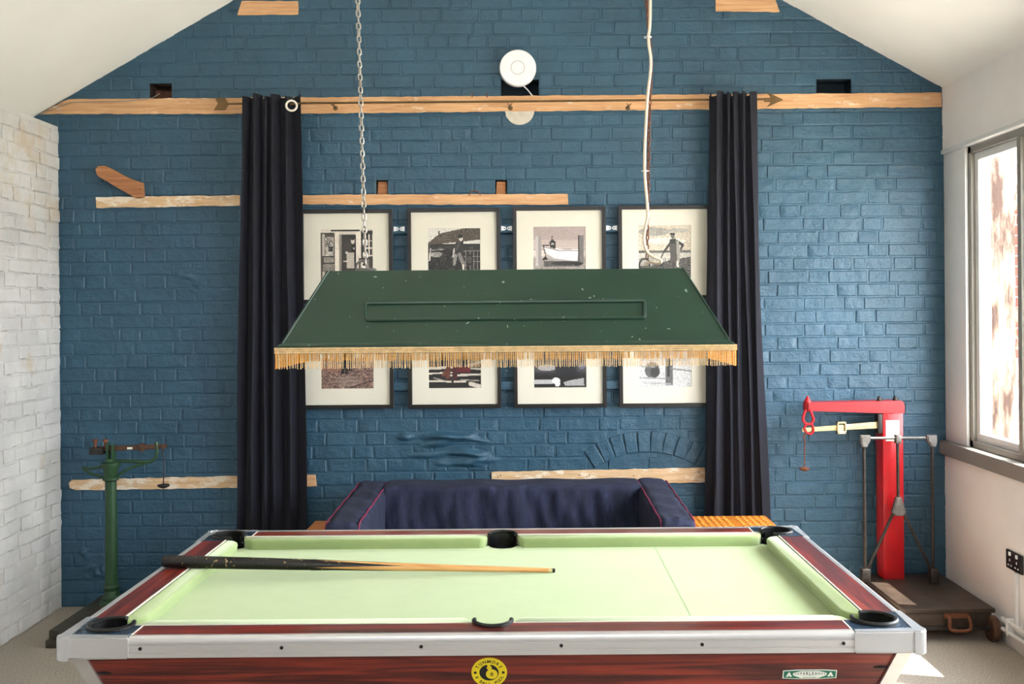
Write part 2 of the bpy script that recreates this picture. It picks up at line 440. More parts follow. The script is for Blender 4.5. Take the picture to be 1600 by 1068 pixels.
for co, no in (((cl0.x, 0, cl0.z + .04), (-sL, 0, 1)), ((cr0.x, 0, cr0.z + .04), (-sR, 0, 1))):
    bmesh.ops.bisect_plane(t, geom=t.verts[:] + t.edges[:] + t.faces[:], plane_co=co, plane_no=no, clear_outer=True)
wb.box((XLO, D + .16, 0), (XR + .12, D + .2, 2.7)).prism([(XLO, 2.7), (XR + .12, 2.7), (xa, za)], D + .16, D + .2, 'y')
wall_back = struct(wb.build('wall_back', M['blue'], smooth=False))
for i, h in enumerate(HOLES):
    b_ = MB(); x0, x1, z0, z1 = h; e = D + .003
    b_.verts_faces([(x0,e,z0),(x1,e,z0),(x1,e,z1),(x0,e,z1),(x0,D+.12,z0),(x1,D+.12,z0),(x1,D+.12,z1),(x0,D+.12,z1)],
                   [(0,4,5,1),(1,5,6,2),(2,6,7,3),(3,7,4,0),(4,7,6,5)])
    b_.build('joist_hole', M['hole'] if i in (0, 3, 4) else M['hole_blue'], wall_back, smooth=False)

# relieving arch: radial bricks
arc_c = P(1012, 849, D)
ax0, ax1, az0, az1 = rectpx(938, 672, 1104, 722)
bw = Bricks(M['blue'], 11)
def in_arch(u, z):
    c_ = 0
    for du, dz in ((0, 0), (-.05, .025), (.05, .025), (-.05, -.025), (.05, -.025)):
        r_ = math.hypot(u + du - arc_c.x, z + dz - arc_c.z); c_ += abs(u + du - arc_c.x) < RA * .58 and RA - .125 < r_ < RA + .004 and z > arc_c.z
    return c_ >= 2
RA = P(1010, 673, D).z - arc_c.z
bw.lay(XLO + .02, XR + .05, .004, za, lambda u, z: z < ceil_z(u) + .02 and not in_arch(u, z), HOLES)
RAm = RA - .06
for k in range(10):
    ang = math.radians(-31 + 7.3 * k)
    u = arc_c.x + RAm * math.sin(ang); z = arc_c.z + RAm * math.cos(ang)
    bw.items.append([bw.hd[k % 7], u, z, 1.12, .98, -.006 + .003 * random.random(), ang + PI / 2 + math.radians(random.uniform(-2, 2))])
def vis_back(u, z):
    px, py = CX + u / D * F, CY - (z - H) / D * F
    if px < 96 or px > 1468 or py < -5 or py > 900: return False
    for (a, b, c, d) in ((374, 140, 482, 830), (1106, 138, 1200, 830), (466, 320, 1112, 642), (430, 420, 1150, 575), (520, 752, 1100, 900), (300, 822, 1300, 1000)):
        if a < px < c and b < py < d: return False
    return True
FB = Matrix.Translation((0, D, 0))
bw.emit(FB, wall_back, lambda it: (0 if vis_back(it[1], it[2]) else 1, 0 if it[0] in bw.st else 1, abs(it[1]) + abs(it[2] - H)), 300)

# smeared render on the bricks below the pictures: low ridged relief, a part of the wall
def smear(name, x0, y0, x1, y1, amp, seed):
    a, b = P(x0, y1, D), P(x1, y0, D); nx, nz = 60, 36; r = np.random.default_rng(seed); t = MB(); V = {}
    lumps = [(r.uniform(.15, .85), r.uniform(.2, .8), r.uniform(.05, .16), r.uniform(.03, .07), r.uniform(-.5, .5), r.uniform(.4, 1)) for _ in range(16)]
    for i in range(nx + 1):
        for k in range(nz + 1):
            u, v = i / nx, k / nz; h = 0
            for (cu, cv, su, sv, an, am) in lumps:
                du, dv = u - cu, v - cv; p = du * math.cos(an) + dv * math.sin(an); q = -du * math.sin(an) + dv * math.cos(an)
                h += am * math.exp(-(p / su) ** 2 - (q / sv) ** 2)
            edge = min(1, 6 * min(u, 1 - u)) * min(1, 6 * min(v, 1 - v))
            V[i, k] = t.bm.verts.new((a.x + (b.x - a.x) * u, D + .0045 - amp * h * edge, a.z + (b.z - a.z) * v))
    for i in range(nx):
        for k in range(nz): t.bm.faces.new((V[i, k], V[i + 1, k], V[i + 1, k + 1], V[i, k + 1]))
    return t.build(name, M['blue'], wall_back, ang=180)
smear('render_smear', 600, 662, 805, 742, .030, 5)
smear('render_smear', 118, 838, 180, 935, .012, 6)
smear('render_smear', 250, 400, 330, 470, .008, 9)

# timbers let into the wall
def wood(name, pts, mat=M['timber'], thick=.03, proud=.006, wob=.0022, lab=None):
    """outline in photo pixels on the wall face, densified so the edges are ragged"""
    q = []; n = len(pts); r = random.Random(len(q) + int(pts[0][0]))
    for i in range(n):
        a, b = P(*pts[i], D), P(*pts[(i + 1) % n], D); L = (b - a).length; m_ = max(1, int(L / .035))
        for k in range(m_):
            p = a.lerp(b, k / m_); w_ = wob if 0 < k else 0
            q.append((p.x + r.uniform(-w_, w_), p.z + r.uniform(-w_, w_)))
    o = MB().prism(q, D - proud, D - proud + thick, 'y', .0015).build(name, mat, wall_back)
    if lab: o['label'] = lab
    return o
wood('timber', [(62, 178), (108, 155), (1470, 145), (1471, 167), (440, 178)], lab='long raw pine timber running the full width of the wall')
wood('timber', [(150, 308), (375, 305), (375, 321), (151, 325)], M['timber_pale'], lab='pale timber under the slanting stub at left')
wood('timber', [(400, 305), (887, 303), (888, 320), (400, 319)], M['timber'], lab='raw timber just above the picture frames')
wood('timber', [(108, 754), (113, 749), (375, 743), (375, 761), (120, 765), (110, 762)], M['timber_pale'], proud=.008, wob=.003, lab='rough round-ended timber behind the green scale')
wood('timber', [(440, 742), (493, 741), (495, 759), (440, 761)], M['timber'], lab='short timber end beside the left curtain')
wood('timber', [(768, 737), (1000, 732), (1101, 730), (1101, 753), (768, 756)], M['timber_pale'], proud=.009, lab='pale timber above the sofa back')
wood('timber_block', [(371, 24), (378, 2), (466, 2), (466, 23)], M['timber'], lab='sawn timber block with knot at top left')
wood('timber_block', [(1118, -6), (1208, -8), (1218, 19), (1118, 18)], M['timber'], lab='sawn timber block at top right')
wood('timber_stub', [(154, 266), (158, 261), (168, 260), (205, 279), (225, 286), (227, 309), (216, 310), (196, 299), (157, 276)], M['timber_dark'], .06, .045, .001, 'short brown timber stub slanting out of the wall')
wood('timber_end', [(590, 283), (604, 283), (605, 303), (589, 303)], M['timber_dark'], .03, -.02, lab='charred joist end in a small hole, left')
wood('timber_end', [(776, 283), (790, 283), (791, 303), (775, 303)], M['timber_dark'], .03, -.02, lab='charred joist end in a small hole, right')
wood('timber_end', [(238, 138), (266, 140), (266, 153), (238, 153)], simple('charred oak', (84, 52, 38), .9, var=.5, vs=40, bs=.5), .03, -.05)
# nail holes in the timber above the sofa
for (x, y) in ((778, 745), (782, 743), (905, 742), (921, 742), (990, 743), (1092, 737), (873, 749)):
    p = P(x, y, D - .0095); MB().lathe([(.0035, 0), (.0035, .004)], p, 8, 'y').build('nail_hole', M['hole'], wall_back)
# bare half-round patch under the long timber
pc = P(812, 172, D); pts = [(pc.x - .083, pc.z)] + [(pc.x + .083 * math.cos(a) + random.uniform(-.002, .002), pc.z + .083 * math.sin(a)) for a in [PI + PI * k / 14 for k in range(1, 14)]] + [(pc.x + .083, pc.z)]
MB().prism(pts, D - .0045, D + .01, 'y').build('bare_patch', M['patch'], wall_back)
# bent nails and ring
for (x, y) in ((738, 150), (761, 150)):
    p = P(x, y, D - .01); MB().tube([p + Vector((0, .02, -.01)), p + Vector((0, -.015, 0)), p + Vector((0, -.02, .018))], .0025, 6).build('bent_nail', M['rust'], wall_back)
p = P(742, 304, D - .012); MB().tube([p + Vector((.03 * math.cos(a), -.006, .022 * math.sin(a))) for a in [-.2 + 3.6 * k / 12 for k in range(13)]], .0028, 6).build('ring_hook', M['rust'], wall_back)
# thin cable stapled along the long timber at left
pa = [P(62, 179, D - .012), P(110, 160, D - .012), P(200, 158, D - .012), P(238, 153, D - .012), P(250, 146, D - .002)]
MB().tube(pa, .0022, 6).build('thin_cable', M['taupe'], wall_back)

# left wall ---------------------------------------------------------
TOPL = P(91, 198, D).z
lean = (P(91, 198, D).x - P(103, 943, D).x) / TOPL
wall_left = struct(MB().verts_faces([(XLO, REAR, 0), (XL - .008 - lean, REAR, 0), (XL - .008, D, 0), (XLO, D, 0),
                                     (XLO, REAR, TOPL), (XL - .008, REAR, TOPL), (XL - .008, D, TOPL), (XLO, D, TOPL)],
                                    [(0,1,2,3),(4,5,6,7),(0,1,5,4),(1,2,6,5),(2,3,7,6),(3,0,4,7)]).build('wall_left', M['white_brick'], smooth=False))
bl = Bricks(M['white_brick'], 31, .0038)
bl.lay(0.0, 3.4, .004, TOPL - .06, lambda u, z: True, (), .004, 1.0, .06)
# u runs from the back wall toward the camera
FL = Matrix.Translation((XL, D - .01, 0)) @ Matrix.Rotation(PI / 2, 4, 'Z') @ Matrix.Diagonal((-1, 1, 1, 1))
FL = Matrix(((0, -1, 0, XL), (-1, 0, 0, D - .01), (0, 0, 1, 0), (0, 0, 0, 1)))
bl.emit(FL, wall_left, lambda it: it[1], 215)
# gap between left wall top and ceiling: ledge already the wall's top

# right wall --------------------------------------------------------
WY1, NP, PITCH = 5.47, 8, .562          # window run: far end, panes, pitch
WY0 = WY1 - NP * PITCH
wr = MB().box((XR, REAR, 0), (XR + .14, D + .02, SILL - .075))
wr.box((XR + .045, REAR, SILL - .09), (XR + .14, D + .02, SILL - .002)).box((XR + .02, WY1, SILL), (XR + .14, D + .02, HEAD)).box((XR, REAR, SILL - .1), (XR + .14, WY0, HEAD + .01))
wr.box((XR, REAR, HEAD + .012), (XR + .14, D + .02, ceil_z(XR) + .06))
wall_right = struct(wr.build('wall_right', M['plaster'], smooth=False))
struct(bevbox('trim_1', (XR - .012, WY0 - .1, HEAD), (XR + .02, D - .002, HEAD + .022), M['white_gloss'], bev=.002))
sill = struct(bevbox('trim_2', (XR - .035, WY0 - .1, SILL - .078), (XR + .06, D - .004, SILL), M['taupe'], bev=.006, seg=3))
struct(bevbox('trim_3', (XR + .004, WY1, SILL), (XR + .03, D - .002, HEAD), M['white_gloss'], bev=.002))
struct(bevbox('baseboard_right', (XR - .02, REAR, .0), (XR, D - .001, .10), M['white_gloss'], bev=.004))
win = bpy.data.objects.new('window_1', None); COL.objects.link(win); struct(win)
fx0, fx1 = XR + .022, XR + .082
fr = MB().box((fx0, WY0, SILL), (fx1, WY1, SILL + .035), .002).box((fx0, WY0, HEAD - .04), (fx1, WY1, HEAD), .002)
fr.box((fx0, WY1 - .035, SILL), (fx1, WY1, HEAD), .002).box((fx0, WY0, SILL), (fx1, WY0 + .035, HEAD), .002)
fr.build('window_frame', M['taupe'], win)
for k in range(NP):
    y1 = WY1 - k * PITCH - (.035 if k == 0 else .02); y0 = WY1 - (k + 1) * PITCH + .02
    if k < NP - 1: bevbox('mullion', (fx0, y0 - .04, SILL + .03), (fx1, y0, HEAD - .035), M['taupe'], win, .002)
    c = MB(); a0, a1 = fx0 + .02, fx1 + .01; z0, z1 = SILL + .035, HEAD - .04; w_ = .042
    c.box((a0, y0, z0), (a1, y1, z0 + w_), .002).box((a0, y0, z1 - w_), (a1, y1, z1), .002).box((a0, y0, z0 + w_), (a1, y0 + w_, z1 - w_), .002).box((a0, y1 - w_, z0 + w_), (a1, y1, z1 - w_), .002)
    cas = c.build('casement', M['white_gloss'], win)
    MB().box((fx0 + .045, y0 + w_ - .005, z0 + w_ - .005), (fx0 + .049, y1 - w_ + .005, z1 - w_ + .005)).build('pane', M['pane'], cas, smooth=False)
# rear wall behind the camera, with an unseen opening added high for fill daylight
wf = MB().box((XLO, REAR - .12, 0), (-.95, REAR, 4.3)).box((.75, REAR - .12, 0), (XR + .14, REAR, 4.3)).box((-.95, REAR - .12, 3.75), (.75, REAR, 4.9)).box((-.95, REAR - .12, 0), (.75, REAR, 3.05))
struct(wf.build('wall_front', M['plaster'], smooth=False))

# pipes and conduit on the right wall
pipes = thing('heating_pipes', 'two white heating pipes low along the right wall', 'pipe', (XR - .05, 4.6, .1))
for z in (.085, .135):
    MB().tube([(XR - .045, D - .78, z), (XR - .045, .5, z)], .009, 10).build('pipe', M['white_gloss'], pipes)
for y in (4.9, 4.2, 3.4): bevbox('pipe_clip', (XR - .055, y, .07), (XR - .018, y + .018, .15), M['white_gloss'], pipes, .002, 1)
so_ = thing('double_socket', 'black double wall socket with two white plug inserts below the window', 'socket', (XR, 4.9, .42))
y0, y1 = 4.84, 5.0; z0, z1 = .375, .465
bevbox('faceplate', (XR - .012, y0, z0), (XR - .0005, y1, z1), M['socket_black'], so_, .003)
for c_ in (4.885, 4.955):
    MB().prism([(c_ - .027, z0 + .012), (c_ + .027, z0 + .012), (c_ + .027, z0 + .05), (c_ + .012, z0 + .06), (c_ - .012, z0 + .06), (c_ - .027, z0 + .05)], XR - .014, XR - .008, 'x', .001).build('outlet_insert', M['socket_black'], so_)
    for dz, dy, w_, h_ in ((.045, 0, .007, .012), (.02, -.014, .011, .007), (.02, .014, .011, .007)):
        bevbox('pin_slot', (XR - .0155, c_ + dy - w_ / 2, z0 + dz - h_ / 2), (XR - .012, c_ + dy + w_ / 2, z0 + dz + h_ / 2), M['plastic_white'], so_, .0005, 1)
    bevbox('rocker_switch', (XR - .018, c_ - .008, z0 + .066), (XR - .010, c_ + .008, z0 + .084), M['plastic_white'], so_, .0015, 1)
tag(bevbox('conduit', (XR - .018, 4.885, .0), (XR - .0005, 4.915, .374), M['white_gloss'], bev=.003), 'white conduit dropping from the black socket to the floor', 'conduit')

# ------------------------------------------------------------------ outside
tag(MB().box((2.6, -12, -.25), (30, 30, -.15)).build('ground', M['gravel'], smooth=False), 'pale gravel ground outside the window', 'ground')['kind'] = 'structure'
pp = P(1560, 460, 7.0)
tag(MB().box((pp.x - .095, 6.95, -.15), (pp.x + .095, 7.12, 4.2), .01, 2).build('timber_post', M['whitewash']), 'weathered brown and bleached timber post outside the window', 'post')
ow = struct(MB().box((3.0, 7.405, -.15), (5.2, 7.6, 4.2)).build('wall_outside', M['mortar'], smooth=False))
bo = Bricks(M['red_brick'], 61, .003); bo.lay(3.0, 5.2, -.14, 4.15, lambda u, z: True)
bo.emit(Matrix.Translation((0, 7.395, 0)), ow, lambda it: 0 if (3.1 < it[1] < 3.9 and .3 < it[2] < 3) else 1, 200)
# ------------------------------------------------------------------ pool table
TY0, TD, TW = 2.513, 1.222, 2.132
TX0 = P(89, 996, TY0).x; TXC, TYC = TX0 + TW / 2, TY0 + TD / 2; TZ = .852; BZ = .815
hx, hy = TW / 2, TD / 2
table = thing('pool_table', 'red rosewood pool table with pale green cloth and silver edging', 'pool table', (TXC, TYC, 0))
def T(p): return (p[0] + TXC, p[1] + TYC)
S = .175; PC, PR = (.095, .095), .052; MC, MR = .108, .048
def arc(cx, cy, r, a0, a1, n=12): return [(cx + r * math.cos(math.radians(a0 + (a1 - a0) * k / n)), cy + r * math.sin(math.radians(a0 + (a1 - a0) * k / n))) for k in range(n + 1)]
def corner(pts, sx, sy):
    """outline given from the near-left corner, mirrored to corner (sx, sy)"""
    q = [(-hx + x, -hy + y) for x, y in pts]; return [T((x * -sx, y * -sy)) for x, y in q]
# bed cloth with rounded bites at the pockets
o_ = .115; q = []
w0 = math.sqrt(PR ** 2 - (o_ - PC[0]) ** 2)
def bite_corner(): 
    a = math.degrees(math.asin((o_ - PC[1]) / PR)); return arc(PC[0], PC[1], PR + .004, 90 - a, a, 8)
c1 = [(-hx + x, -hy + y) for x, y in bite_corner()]
mid = [(x, -hy + MC + y) for x, y in arc(0, 0, MR, 171.6, 8.4, 12)]
half = c1 + mid
half2 = [(-x, y) for x, y in c1][::-1]
out = half + half2 + [(x, -y) for x, y in [(-a, b) for a, b in c1]] + [(x, -y) for x, y in mid[::-1]] + [(x, -y) for x, y in c1[::-1]]
MB().prism([T(p) for p in out], BZ - .02, BZ, 'z').build('bed_cloth', M['cloth'], table, smooth=False)
# cushions
cb, cn = .100, .152
def cushion(pts):
    t = bmesh.new(); pts = [T(p) for p in pts]; n = len(pts)
    cx_, cy_ = sum(p[0] for p in pts) / n, sum(p[1] for p in pts) / n
    def ring(z, s_):
        r = []
        for i, p in enumerate(pts):
            a, b = Vector(pts[i - 1]), Vector(pts[(i + 1) % n]); d = (b - a).normalized(); nn = Vector((-d.y, d.x))
            r.append(t.verts.new((p[0] + nn.x * s_, p[1] + nn.y * s_, z)))
        return r
    rs = [ring(BZ - .005, .006), ring(BZ + .012, .003), ring(TZ - .010, 0), ring(TZ - .004, .0015), ring(TZ - .001, .006)]
    for A, B in zip(rs, rs[1:]):
        for k in range(n): t.faces.new((A[k], A[(k + 1) % n], B[(k + 1) % n], B[k]))
    t.faces.new(rs[-1]); t.faces.new(rs[0][::-1])
    MB().add(t).build('cushion', M['cloth'], table, ang=50)
def jaw(x, s, n=7, rx=.045):   # curved end from back edge to nose
    return [(x + s * rx * (1 - math.cos(PI / 2 * k / n)), cb + (cn - cb) * math.sin(PI / 2 * k / n)) for k in range(n + 1)]
L0, L1 = -hx + .150, -.052
base = [(L0, cb)] + [(L0 + .050 * (1 - math.cos(PI / 2 * k / 7)), cb + (cn - cb) * math.sin(PI / 2 * k / 7)) for k in range(8)][1:]
base += [(L1 - .03 * (1 - math.cos(PI / 2 * k / 7)), cb + (cn - cb) * math.sin(PI / 2 * k / 7)) for k in range(7, -1, -1)]
for sx in (1, -1):
    for sy in (1, -1):
        pts = [(x * sx, (-hy + y) * sy) for x, y in base]
        if sx * sy > 0: pts = pts[::-1]
        cushion(pts)
Y0 = -hy + .150
side = [(cb, Y0)] + [(cb + (cn - cb) * math.sin(PI / 2 * k / 7), Y0 + .05 * (1 - math.cos(PI / 2 * k / 7))) for k in range(1, 8)]
side += [(x, -y) for x, y in side[::-1]]
for sx in (1, -1):
    pts = [((-hx + x) * sx, y) for x, y in side]
    if sx < 0: pts = pts[::-1]
    cushion(pts)
# wooden rail tops
for sy in (1, -1):
    pts = [(-hx + S, -hy + .020), (hx - S, -hy + .020), (hx - S, -hy + .097)] + [(x, -hy + MC + y) for x, y in arc(0, 0, MR + .001, -13, -167, 14)] + [(-hx + S, -hy + .097)]
    MB().prism([T((x, y * sy)) for x, y in pts], TZ - .03, TZ, 'z').build('rail_top', M['lamx'], table, smooth=False)
    for a, b in ((-hx + .15, -MR - .004), (MR + .004, hx - .15)):
        MB().box((*T((a, (-hy + .097) * sy)), TZ - .02), (*T((b, (-hy + .101) * sy)), TZ + .0012)).build('inlay_strip', M['ivory'], table)
    for sx in (1, -1):
        MB().box((*T(((-hx + S) * sx - .002, (-hy + .02) * sy)), TZ - .02), (*T(((-hx + S) * sx + .002, (-hy + .100) * sy)), TZ + .0012)).build('inlay_strip', M['ivory'], table)
for sx in (1, -1):
    MB().box((*T(((-hx + .020) * sx, -hy + S - .01)), TZ - .03), (*T(((-hx + .097) * sx, hy - S + .01)), TZ)).build('rail_top', M['lamy'], table, smooth=False)
    MB().box((*T(((-hx + .097) * sx, -hy + .15)), TZ - .02), (*T(((-hx + .101) * sx, hy - .15)), TZ + .0012)).build('inlay_strip', M['ivory'], table)
# corner plates, pocket liners
for sx in (1, -1):
    for sy in (1, -1):
        a0 = math.degrees(math.asin(.003 / PR))
        pts = [(.02, .02), (S, .02), (S, .1)] + arc(PC[0], PC[1], PR, 5, -275, 22) + [(.1, S - .01), (.02, S - .01)]
        MB().prism(corner(pts, sx, sy), TZ - .012, TZ + .0008, 'z').build('corner_plate', M['corner_blue'], table, smooth=False)
        ln = MB(); pa = corner(arc(PC[0], PC[1], PR + .002, 22, -292, 26), sx, sy)
        ln.tube([(x, y, TZ + .004) for x, y in pa], .0065, 8)
        pw = corner(arc(PC[0], PC[1], PR - .002, 28, -298, 26), sx, sy)
        vs = [(x, y, TZ + .004) for x, y in pw] + [(x, y, TZ - .10) for x, y in pw]; n = len(pw)
        ln.verts_faces(vs, [(k, k + 1, n + k + 1, n + k) for k in range(n - 1)])
        cxy = corner([PC], sx, sy)[0]; ln.lathe([(PR, -.004), (PR, 0)], (*cxy, TZ - .10), 24)
        pk = ln.build('pocket_liner', M['rubber'], table)
        for a in (12, -282):
            s_ = corner(arc(PC[0], PC[1], PR - .003, a, a + 1, 1), sx, sy)[0]
            MB().lathe([(.0028, -.0028), (.0028, .0028)], (*s_, TZ - .02), 8).build('rivet', M['chrome'], pk)
for sy in (1, -1):
    ln = MB(); aa = arc(0, 0, MR, 10, -190, 20)
    pa = [T((x, (-hy + MC + y) * sy)) for x, y in aa]; ln.tube([(x, y, TZ + .003) for x, y in pa], .006, 8)
    n = len(pa); ln.verts_faces([(x, y, TZ + .003) for x, y in pa] + [(x, y, TZ - .10) for x, y in pa], [(k, k + 1, n + k + 1, n + k) for k in range(n - 1)])
    ln.lathe([(MR, -.004), (MR, 0)], (*T((0, (-hy + MC) * sy)), TZ - .10), 20)
    ln.build('pocket_liner', M['rubber'], table)
# aluminium edge mouldings: profile (outward offset, z)
prof = [(.022, TZ + .001), (.010, TZ + .002), (.003, TZ - .002), (0, TZ - .010), (0, TZ - .0150), (.003, TZ - .0158), (.003, TZ - .0185), (0, TZ - .0195), (0, TZ - .034), (.0025, TZ - .035), (.0025, TZ - .0385), (0, TZ - .0395), (0, TZ - .050), (.022, TZ - .052)]
for sy in (1, -1):
    t = MB(); a, b = -hx + S, hx - S; vs = []
    for o2, z in prof:
        for x in (a, b): vs.append((*T((x, (-hy + o2) * sy)), z))
    n = len(prof); t.verts_faces(vs, [(2 * k, 2 * k + 1, 2 * k + 3, 2 * k + 2) for k in range(n - 1)] + [(0, 1, 2 * n - 1, 2 * n - 2)] + [tuple(range(0, 2 * n, 2)), tuple(range(1, 2 * n, 2))])
    tr = t.build('edge_moulding', M['alu'], table, ang=25)
    for px in (219, 440, 658, 877, 1097, 1318):
        x = P(px, 1005, TY0).x
        MB().lathe([(.0045, -.0005), (.0045, .004)], (x, TYC + (-hy + (-.0015 if sy > 0 else -.002)) * sy, TZ - .027), 10, 'y').build('screw', M['screw'], tr)
for sx in (1, -1):
    t = MB(); a, b = -hy + S, hy - S; vs = []
    for o2, z in prof:
        for y in (a, b): vs.append((*T(((-hx + o2) * sx, y)), z))
    n = len(prof); t.verts_faces(vs, [(2 * k, 2 * k + 1, 2 * k + 3, 2 * k + 2) for k in range(n - 1)] + [(0, 1, 2 * n - 1, 2 * n - 2)] + [tuple(range(0, 2 * n, 2)), tuple(range(1, 2 * n, 2))])
    t.build('edge_moulding', M['alu'], table, ang=25)
for sx in (1, -1):
    for sy in (1, -1):
        R = .022
        outer = [(-.003, S)] + [(-.003 + R - R * math.cos(a), -.003 + R - R * math.sin(a)) for a in [PI / 2 * k / 6 for k in range(7)]] + [(S, -.003)]
        inner = [(S, .021), (.021, .021), (.021, S)]
        MB().prism(corner(outer + inner, sx, sy), TZ - .052, TZ + .002, 'z', .004, 2).build('corner_casting', M['chrome'], table)
        cap = [(-.006, .028)] + [(-.006 + .020 - .020 * math.cos(a), -.006 + .020 - .020 * math.sin(a)) for a in [PI / 2 * k / 6 for k in range(7)]] + [(.028, -.006), (.028, .010), (.010, .010), (.010, .028)]
        MB().prism(corner(cap, sx, sy), TZ - .056, TZ + .003, 'z', .003, 2).build('corner_cap', M['chrome'], table)
# cabinet: tapering panels
CT, CB, TAP = TZ - .050, .36, .36
def ins(z): return .028 + (CT - z) * TAP
def cab(ix, iy, z): return [(-hx + ix, -hy + iy), (hx - ix, -hy + iy), (hx - ix, hy - iy), (-hx + ix, hy - iy)]
a = [(*T(p), CT) for p in cab(ins(CT), ins(CT), 0)]; b = [(*T(p), CB) for p in cab(ins(CB), ins(CB), 0)]
for k in range(4): k2 = (k + 1) % 4; MB().verts_faces([a[k], a[k2], b[k2], b[k]], [(0, 1, 2, 3)]).build('cabinet_panel', M['lamx'] if k % 2 == 0 else M['lamy'], table, smooth=False)
MB().verts_faces(b, [(0, 1, 2, 3)]).build('cabinet_base', M['rubber'], table, smooth=False)
MB().box((*T((-hx + .03, -hy + .03)), CT - .002), (*T((hx - .03, hy - .03)), BZ - .021)).build('slate', M['rubber'], table, smooth=False)
for sx in (1, -1):
    for sy in (1, -1):
        t = MB(); w_ = .030
        def q4(z, e): 
            i = ins(z); return corner([(i - e, i - e), (i + w_, i - e), (i + w_, i + .004), (i + .004, i + w_), (i - e, i + w_)], sx, sy)
        A = [(x, y, CT) for x, y in q4(CT, .007)]; B = [(x, y, CB - .02) for x, y in q4(CB - .02, .007)]
        t.verts_faces(A + B, [(k, (k + 1) % 5, 5 + (k + 1) % 5, 5 + k) for k in range(5)] + [(0, 1, 2, 3, 4), (5, 6, 7, 8, 9)])
        t.build('corner_trim', M['alu'], table, smooth=False)
        i = ins(CB)
        A = [(x, y, CB) for x, y in corner([(i, i), (i + .13, i), (i + .13, i + .13), (i, i + .13)], sx, sy)]
        B = [(x, y, .03) for x, y in corner([(i + .05, i + .05), (i + .12, i + .05), (i + .12, i + .12), (i + .05, i + .12)], sx, sy)]
        t = MB().verts_faces(A + B, [(k, (k + 1) % 4, 4 + (k + 1) % 4, 4 + k) for k in range(4)] + [(0, 1, 2, 3), (4, 5, 6, 7)])
        lg = t.build('leg', M['lamx'], table, smooth=False)
        c_ = corner([(i + .085, i + .085)], sx, sy)[0]
        MB().lathe([(.042, 0), (.042, .02), (.02, .032)], (*c_, 0), 16).build('foot', M['rubber'], lg)

# badges on the front panel
def text(s, size, bold=False):
    c = bpy.data.curves.new('t', 'FONT'); c.body = s; c.size = size; c.align_x = 'CENTER'; c.resolution_u = 3
    if bold: c.offset = size * .018
    o = bpy.data.objects.new('t', c); COL.objects.link(o)
    bpy.context.view_layer.update()
    me = bpy.data.meshes.new_from_object(o.evaluated_get(bpy.context.evaluated_depsgraph_get()))
    bpy.data.objects.remove(o); bpy.data.curves.remove(c); return me
def face_frame(px, py):
    d = TY0 + .045
    for _ in range(6):
        p = P(px, py, d); d = TY0 + ins(p.z)
    n_ = Vector((0, -1, -TAP)).normalized(); up = Vector((0, -TAP * -1, 0)); zc = Vector((0, -TAP, 1)).normalized()
    zc = (Vector((0, 0, 1)) - n_ * n_.z).normalized()
    x_ = Vector((1, 0, 0))
    m_ = Matrix.Identity(4)
    for r_ in range(3): m_[r_][0] = x_[r_]; m_[r_][1] = zc[r_]; m_[r_][2] = n_[r_]; m_[r_][3] = p[r_]
    return m_
def disc(r, n=48): return [(r * math.cos(2 * PI * k / n), r * math.sin(2 * PI * k / n)) for k in range(n)]
def flat(mb, pts, h0, h1, fm):
    t = MB().prism(pts, h0, h1, 'z'); bmesh.ops.transform(t.bm, matrix=fm, verts=t.bm.verts[:])
    me = bpy.data.meshes.new('x'); t.bm.to_mesh(me); t.bm.free(); mb.bm.from_mesh(me); bpy.data.meshes.remove(me)
fm = face_frame(764.5, 1049.5)
bd = MB(); flat(bd, disc(.0445), -.001, .0015, fm); badge = bd.build('round_badge', M['yellow'], table, smooth=False)
def word_arc(s, R, a0, a1, size, mb, fm, inside=False):
    n = len(s)
    for i, ch in enumerate(s):
        if ch == ' ': continue
        a = math.radians(a0 + (a1 - a0) * i / (n - 1)); me = text(ch, size, True)
        rot = a - PI / 2 if not inside else a + PI / 2
        mb.addmesh(me, fm @ Matrix.Translation((R * math.cos(a), R * math.sin(a), .0019)) @ Matrix.Rotation(rot, 4, 'Z')); bpy.data.meshes.remove(me)
lt = MB(); word_arc('TUNMORE', .0292, 150, 31, .0125, lt, fm); word_arc('8 BALL POOL', .0385, 205, 337, .0118, lt, fm, True)
for a in (0, PI):
    st = []
    for k in range(16): r_ = .0046 if k % 2 == 0 else .0032; st.append((.035 * math.cos(a) + r_ * math.cos(2 * PI * k / 16), r_ * math.sin(2 * PI * k / 16)))
    flat(lt, st, .0014, .0019, fm)
lt.build('lettering', M['ink'], badge, smooth=False)
d1 = MB(); flat(d1, [(x - .0005, y) for x, y in disc(.0242)], .0014, .0018, fm); d1.build('ball_shape', M['ink'], badge, smooth=False)
d2 = MB(); flat(d2, [(x + .0062, y - .0045) for x, y in disc(.0146)], .0017, .0022, fm); flat(d2, [(x + .0004, y + .0145) for x, y in disc(.0064)], .0017, .0022, fm)
flat(d2, [(-.0062, .026), (.0040, .026), (.0028, .019), (-.004, .019)], .0017, .0021, fm); d2.build('ball_shape', M['yellow'], badge, smooth=False)
lt = MB(); me = text('8', .0165, False); lt.addmesh(me, fm @ Matrix.Translation((.0064, -.0102, .0026))); lt.build('lettering', M['ink'], badge, smooth=False)
fm = face_frame(1265, 1052.5)
def oct_(w, h, c): return [(-w, -h + c), (-w * .45, -h), (w * .45, -h), (w, -h + c), (w, h - c), (w * .45, h), (-w * .45, h), (-w, h - c)]
bd = MB(); flat(bd, oct_(.0675, .0140, .0025), -.001, .0012, fm); badge = bd.build('maker_badge', M['badge_white'], table, smooth=False)
bd = MB(); flat(bd, oct_(.0650, .0120, .0022), .001, .0016, fm); bd.build('badge_field', M['badge_green'], badge, smooth=False)
